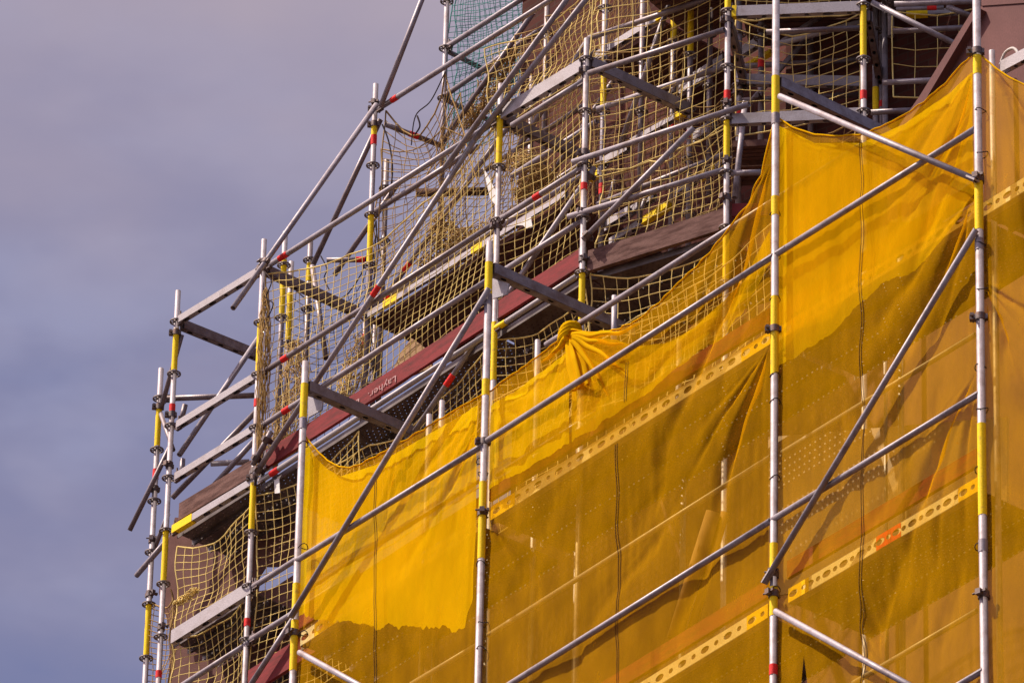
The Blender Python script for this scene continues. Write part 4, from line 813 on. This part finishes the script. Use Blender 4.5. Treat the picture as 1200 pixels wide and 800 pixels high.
# the knot itself
def knot():
    c = FRONT.at(668, 394, 0.09); o = thing('knotted_sheet_end', c, 'knotted tail of yellow sheeting tied round the bare tube', 'knotted cloth'); rnd = random.Random(3)
    B = MB()
    for k in range(9):
        a0 = k*0.7; B.path([c+V3((0.095*math.cos(a0+t*4)*(1-0.2*t), 0.065*math.sin(a0+t*4), 0.05*math.sin(a0*1.7+t*3.1)+0.02)) for t in np.linspace(0, 1, 14)], lambda t: 0.018+0.012*math.sin(PI*t), 7)
    B.build('knot', 'sheetk', o, c)
    for pts in ([(672, 393), (692, 392), (722, 389), (746, 378)], [(673, 396), (690, 406), (712, 420), (730, 436)], [(672, 400), (684, 416), (698, 440), (708, 462)], [(664, 396), (650, 410), (630, 424)], [(673, 395), (700, 400), (728, 402)]):
        Q = [FRONT.at(u, v, 0.03) for u, v in pts]; out = []
        for i in range(31):
            t = i/30*(len(Q)-1); j = min(int(t), len(Q)-2); w_ = t-j; out.append(Q[j]*(1-w_)+Q[j+1]*w_+V3((0, 0.035*(i/30), 0.008*math.sin(i*0.5))))
        B = MB(); B.path(out, lambda t: 0.026*(1-t)**0.6+0.003, 9); B.build('gathered_fold', 'sheetk', o, c)
    # hanging tail: a pleated tube of cloth that widens downwards
    seg, n = 40, 30; vs = []
    for j in range(n+1):
        t = j/n; p = FRONT.at(668+14*t, 400+47*t+6*t*t, 0.06); R = 0.04+0.055*min(1, t*2.2)-0.015*t
        for i in range(seg):
            a = 2*PI*i/seg; rr = R*(1+0.28*math.sin(5*a+1.5*t)+0.14*math.sin(11*a-2*t)); vs.append(p+V3((rr*math.cos(a)*0.9, rr*math.sin(a)*0.55, 0.02*math.sin(3*a)*t)))
    B = MB(); B.add(vs, [(j*seg+i, (j+1)*seg+i, (j+1)*seg+(i+1) % seg, j*seg+(i+1) % seg) for j in range(n) for i in range(seg)]); B.build('tail', 'sheetk', o, c)
knot()

# ------------------------------------------------------------------ the building behind
bld = thing('building', (0, 4, 0), 'brown walled building wrapped in scaffolding behind the yellow sheets', 'building')
br = V3((0, 4, 0))
def wall_strip(name, pts, z0, z1, m, t=0.3):
    b = MB(); P = [V3((p[0], p[1], 0)) for p in pts]; n = len(P)
    nr = []
    for i in range(n):
        d = P[min(i+1, n-1)]-P[max(i-1, 0)]; d /= np.linalg.norm(d); nr.append(V3((-d[1], d[0], 0)))
    Q = [p+q*t for p, q in zip(P, nr)]
    vs = []
    for z in (z0, z1): vs += [p+V3((0, 0, z)) for p in P]+[p+V3((0, 0, z)) for p in Q]
    fs = []
    for i in range(n-1):
        fs += [(i, i+1, 2*n+i+1, 2*n+i), (n+i+1, n+i, 3*n+i, 3*n+i+1), (2*n+i, 2*n+i+1, 3*n+i+1, 3*n+i), (i+1, i, n+i, n+i+1)]
    fs += [(0, 2*n, 3*n, n), (n-1, 2*n-1, 4*n-1, 3*n-1)]
    b.add(vs, fs, False); b.build(name, m, bld, br)
zt1 = r1(400, 500)[2]-0.25
wl = [ROW1.p+ROW1.t*s+ROW1.n*1.5 for s in (-0.2, 6.3)]
wall_strip('lower_wall', [wl[0]+ROW1.n*5, wl[0]], 0, zt1, 'render'); wall_strip('lower_wall', [wl[0]+V3((0.01, 0, 0)), wl[1], V3((11, wl[1][1]+0.2, 0))], 0, zt1-0.002, 'render')
def inter(p, d, q, e):            # plan intersection of two lines
    A = np.array([[d[0], -e[0]], [d[1], -e[1]]]); s = np.linalg.solve(A, (q-p)[:2]); return p+d*s[0]
w = 1.5
k9 = 0
pa, pb, pc = ROW1.p+ROW1.n*(w+0.7), FDE.p+FDE.n*w, FEG.p+FEG.n*w
k1 = inter(pa, ROW1.t, pb, FDE.t); k2 = inter(pb, FDE.t, pc, FEG.t); k0 = ROW1.at(610, 100, w+0.7); k3 = k2+FEG.t*5
wall_strip('upper_wall', [k0+ROW1.n*4+V3((0, 0, 0)), k0], zt1-0.4, 46, 'brick'); wall_strip('upper_wall', [k0+V3((0.01, 0, 0)), k1, k2, k3], zt1-0.4, 45.99, 'brick')
b = MB()
for (p, q) in ((k1, k2), (k2, k3)):
    d = (q-p)/np.linalg.norm(q-p); n = V3((-d[1], d[0], 0))
    for zz in (38.4, 40.4): b.bar(p+V3((0, 0, zz))-n*0.06, q+V3((0, 0, zz))-n*0.06, 0.14, 0.12)
b.build('string_course', 'render', bld, br)
clad = thing('metal_cladding', FRONT.at(1145, 60, 0.6), 'smooth brown metal cladding with slanting edge strip behind the thick post', 'cladding'); cr = FRONT.at(1145, 60, 0.6)
def slab(name, pl, uv, off, t, m, parent, root):
    P = [pl.at(u, v, off) for u, v in uv]; b = MB(); n = len(P); Q = [p+pl.n*t for p in P]
    b.add(P+Q, [tuple(range(n)), tuple(range(2*n-1, n-1, -1))]+[(i, i+n, (i+1) % n+n, (i+1) % n) for i in range(n)], False); b.build(name, m, parent, root)
slab('sheet_panel', FRONT, [(1146, 8), (1300, -2), (1300, 260), (1040, 260), (1040, 168), (1082, 114)], 0.60, 0.05, 'cladding', clad, cr)
slab('upper_panel', FRONT, [(1150, -60), (1300, -60), (1300, -3), (1150, 7)], 0.59, 0.05, 'cladding', clad, cr)
slab('edge_strip', FRONT, [(1141, 10), (1148, 10), (1085, 116), (1046, 170), (1038, 170), (1078, 112)], 0.53, 0.07, 'cladding', clad, cr)
g = MB(); S = 4000; g.add([(-S, -S, 0), (S, -S, 0), (S, S, 0), (-S, S, 0)], [(0, 1, 2, 3)], False)
M['ground'] = weathered('paving', (0.07, 0.055, 0.055), (0.05, 0.04, 0.04), 0.9, 0, 0.2, fine=3)
go = g.build('ground', 'ground'); go['kind'] = 'structure'; go['label'] = 'paved ground far below the scaffold'; go['category'] = 'ground'

# ------------------------------------------------------------------ light, sky, camera
SUN_EL = math.radians(56); sh = V3((-0.547, -0.837, 0)); sh /= np.linalg.norm(sh)
sd = sh*math.cos(SUN_EL)+V3((0, 0, math.sin(SUN_EL)))
sl = bpy.data.lights.new('sun', 'SUN'); sl.energy = 5.0; sl.angle = math.radians(0.55); sl.color = (1.0, 0.90, 0.76)
so = bpy.data.objects.new('sun', sl); so.rotation_euler = Vector(tuple(sd)).to_track_quat('Z', 'Y').to_euler(); COL.objects.link(so)
SKY_MID = tuple(x/0.14/1.464 for x in (0.28, 0.30, 0.48)); SKY_LO = tuple(x/0.14/1.464 for x in (0.195, 0.215, 0.385)); SKY_HI = tuple(x/0.14/1.464 for x in (0.43, 0.365, 0.445))
wd = bpy.data.worlds.new('World'); scene.world = wd; wd.use_nodes = True; nt = wd.node_tree; nt.nodes.clear(); L = nt.links.new
sky = nt.nodes.new('ShaderNodeTexSky'); sky.sky_type = 'NISHITA'; sky.sun_disc = False; sky.sun_elevation = SUN_EL; sky.sun_rotation = math.atan2(sd[0], sd[1])
sky.air_density = 1.2; sky.dust_density = 2.5; sky.ozone_density = 2.0
tc = nt.nodes.new('ShaderNodeTexCoord'); mp = nt.nodes.new('ShaderNodeMapping'); mp.inputs['Scale'].default_value = (1, 1, 2.2); L(tc.outputs['Generated'], mp.inputs[0])
def math_node(op, a, b, c=None, clamp=False):
    n = nt.nodes.new('ShaderNodeMath'); n.operation = op; n.use_clamp = clamp
    for k, q in enumerate((a, b, c)):
        if q is None: continue
        if isinstance(q, (int, float)): n.inputs[k].default_value = q
        else: L(q, n.inputs[k])
    return n.outputs[0]
def mix_col(f, a, b, bt='MIX'):
    n = nt.nodes.new('ShaderNodeMix'); n.data_type = 'RGBA'; n.blend_type = bt
    for k, q in (('Factor', f), ('A', a), ('B', b)):
        if isinstance(q, (int, float)): n.inputs[k].default_value = q
        elif isinstance(q, tuple): n.inputs[k].default_value = (*q, 1)
        else: L(q, n.inputs[k])
    return n.outputs['Result']
n1 = nt.nodes.new('ShaderNodeTexNoise'); n1.inputs['Scale'].default_value = 14; n1.inputs['Detail'].default_value = 4; n1.inputs['Roughness'].default_value = 0.45; L(mp.outputs[0], n1.inputs['Vector'])
n2 = nt.nodes.new('ShaderNodeTexNoise'); n2.inputs['Scale'].default_value = 45; n2.inputs['Detail'].default_value = 5; L(mp.outputs[0], n2.inputs['Vector'])
sp = nt.nodes.new('ShaderNodeSeparateXYZ'); L(tc.outputs['Generated'], sp.inputs[0])
el = nt.nodes.new('ShaderNodeMapRange'); el.inputs['From Min'].default_value = 0.535; el.inputs['From Max'].default_value = 0.577; L(sp.outputs['Z'], el.inputs['Value'])
cloud = math_node('ADD', math_node('MULTIPLY_ADD', n1.outputs['Fac'], 1.3, -0.62), math_node('MULTIPLY_ADD', n2.outputs['Fac'], 0.35, -0.175))
cloud = math_node('ADD', el.outputs[0], cloud, None, True)
# brighter sky colour put in only round the view direction, the rest stays dim
dt = nt.nodes.new('ShaderNodeVectorMath'); dt.operation = 'DOT_PRODUCT'; L(tc.outputs['Generated'], dt.inputs[0]); dt.inputs[1].default_value = tuple(FWD)
view_patch = nt.nodes.new('ShaderNodeMapRange'); view_patch.interpolation_type = 'SMOOTHSTEP'; view_patch.inputs['From Min'].default_value = 0.55; view_patch.inputs['From Max'].default_value = 0.97; L(dt.outputs['Value'], view_patch.inputs['Value'])
base = mix_col(1.0, sky.outputs[0], (1.0, 0.80, 0.82), 'MULTIPLY')
n3 = nt.nodes.new('ShaderNodeTexNoise'); n3.inputs['Scale'].default_value = 26; n3.inputs['Detail'].default_value = 4; L(mp.outputs[0], n3.inputs['Vector'])
wisp = nt.nodes.new('ShaderNodeMapRange'); wisp.interpolation_type = 'SMOOTHSTEP'; wisp.inputs['From Min'].default_value = 0.42; wisp.inputs['From Max'].default_value = 0.68; L(n3.outputs['Fac'], wisp.inputs['Value'])
cc = mix_col(cloud, mix_col(wisp.outputs[0], SKY_LO, SKY_MID), SKY_HI)
col = mix_col(view_patch.outputs[0], base, cc)
bg = nt.nodes.new('ShaderNodeBackground'); bg.inputs[1].default_value = 0.14; L(col, bg.inputs[0])
wo = nt.nodes.new('ShaderNodeOutputWorld'); L(bg.outputs[0], wo.inputs[0])
cd = bpy.data.cameras.new('camera'); cd.sensor_fit = 'HORIZONTAL'; cd.sensor_width = 36; cd.lens = FPX/1200*36; cd.clip_start = 1; cd.clip_end = 20000
co = bpy.data.objects.new('camera', cd); COL.objects.link(co); scene.camera = co
from mathutils import Matrix
co.matrix_world = Matrix(((RT[0], UP[0], -FWD[0], CAM[0]), (RT[1], UP[1], -FWD[1], CAM[1]), (RT[2], UP[2], -FWD[2], CAM[2]), (0, 0, 0, 1)))
scene.view_settings.view_transform = 'Standard'; scene.view_settings.look = 'None'; scene.view_settings.gamma = 1; scene.view_settings.exposure = 0.55
scene.cycles.transparent_max_bounces = 24; scene.cycles.max_bounces = 8; scene.cycles.diffuse_bounces = 4; scene.cycles.use_denoising = True
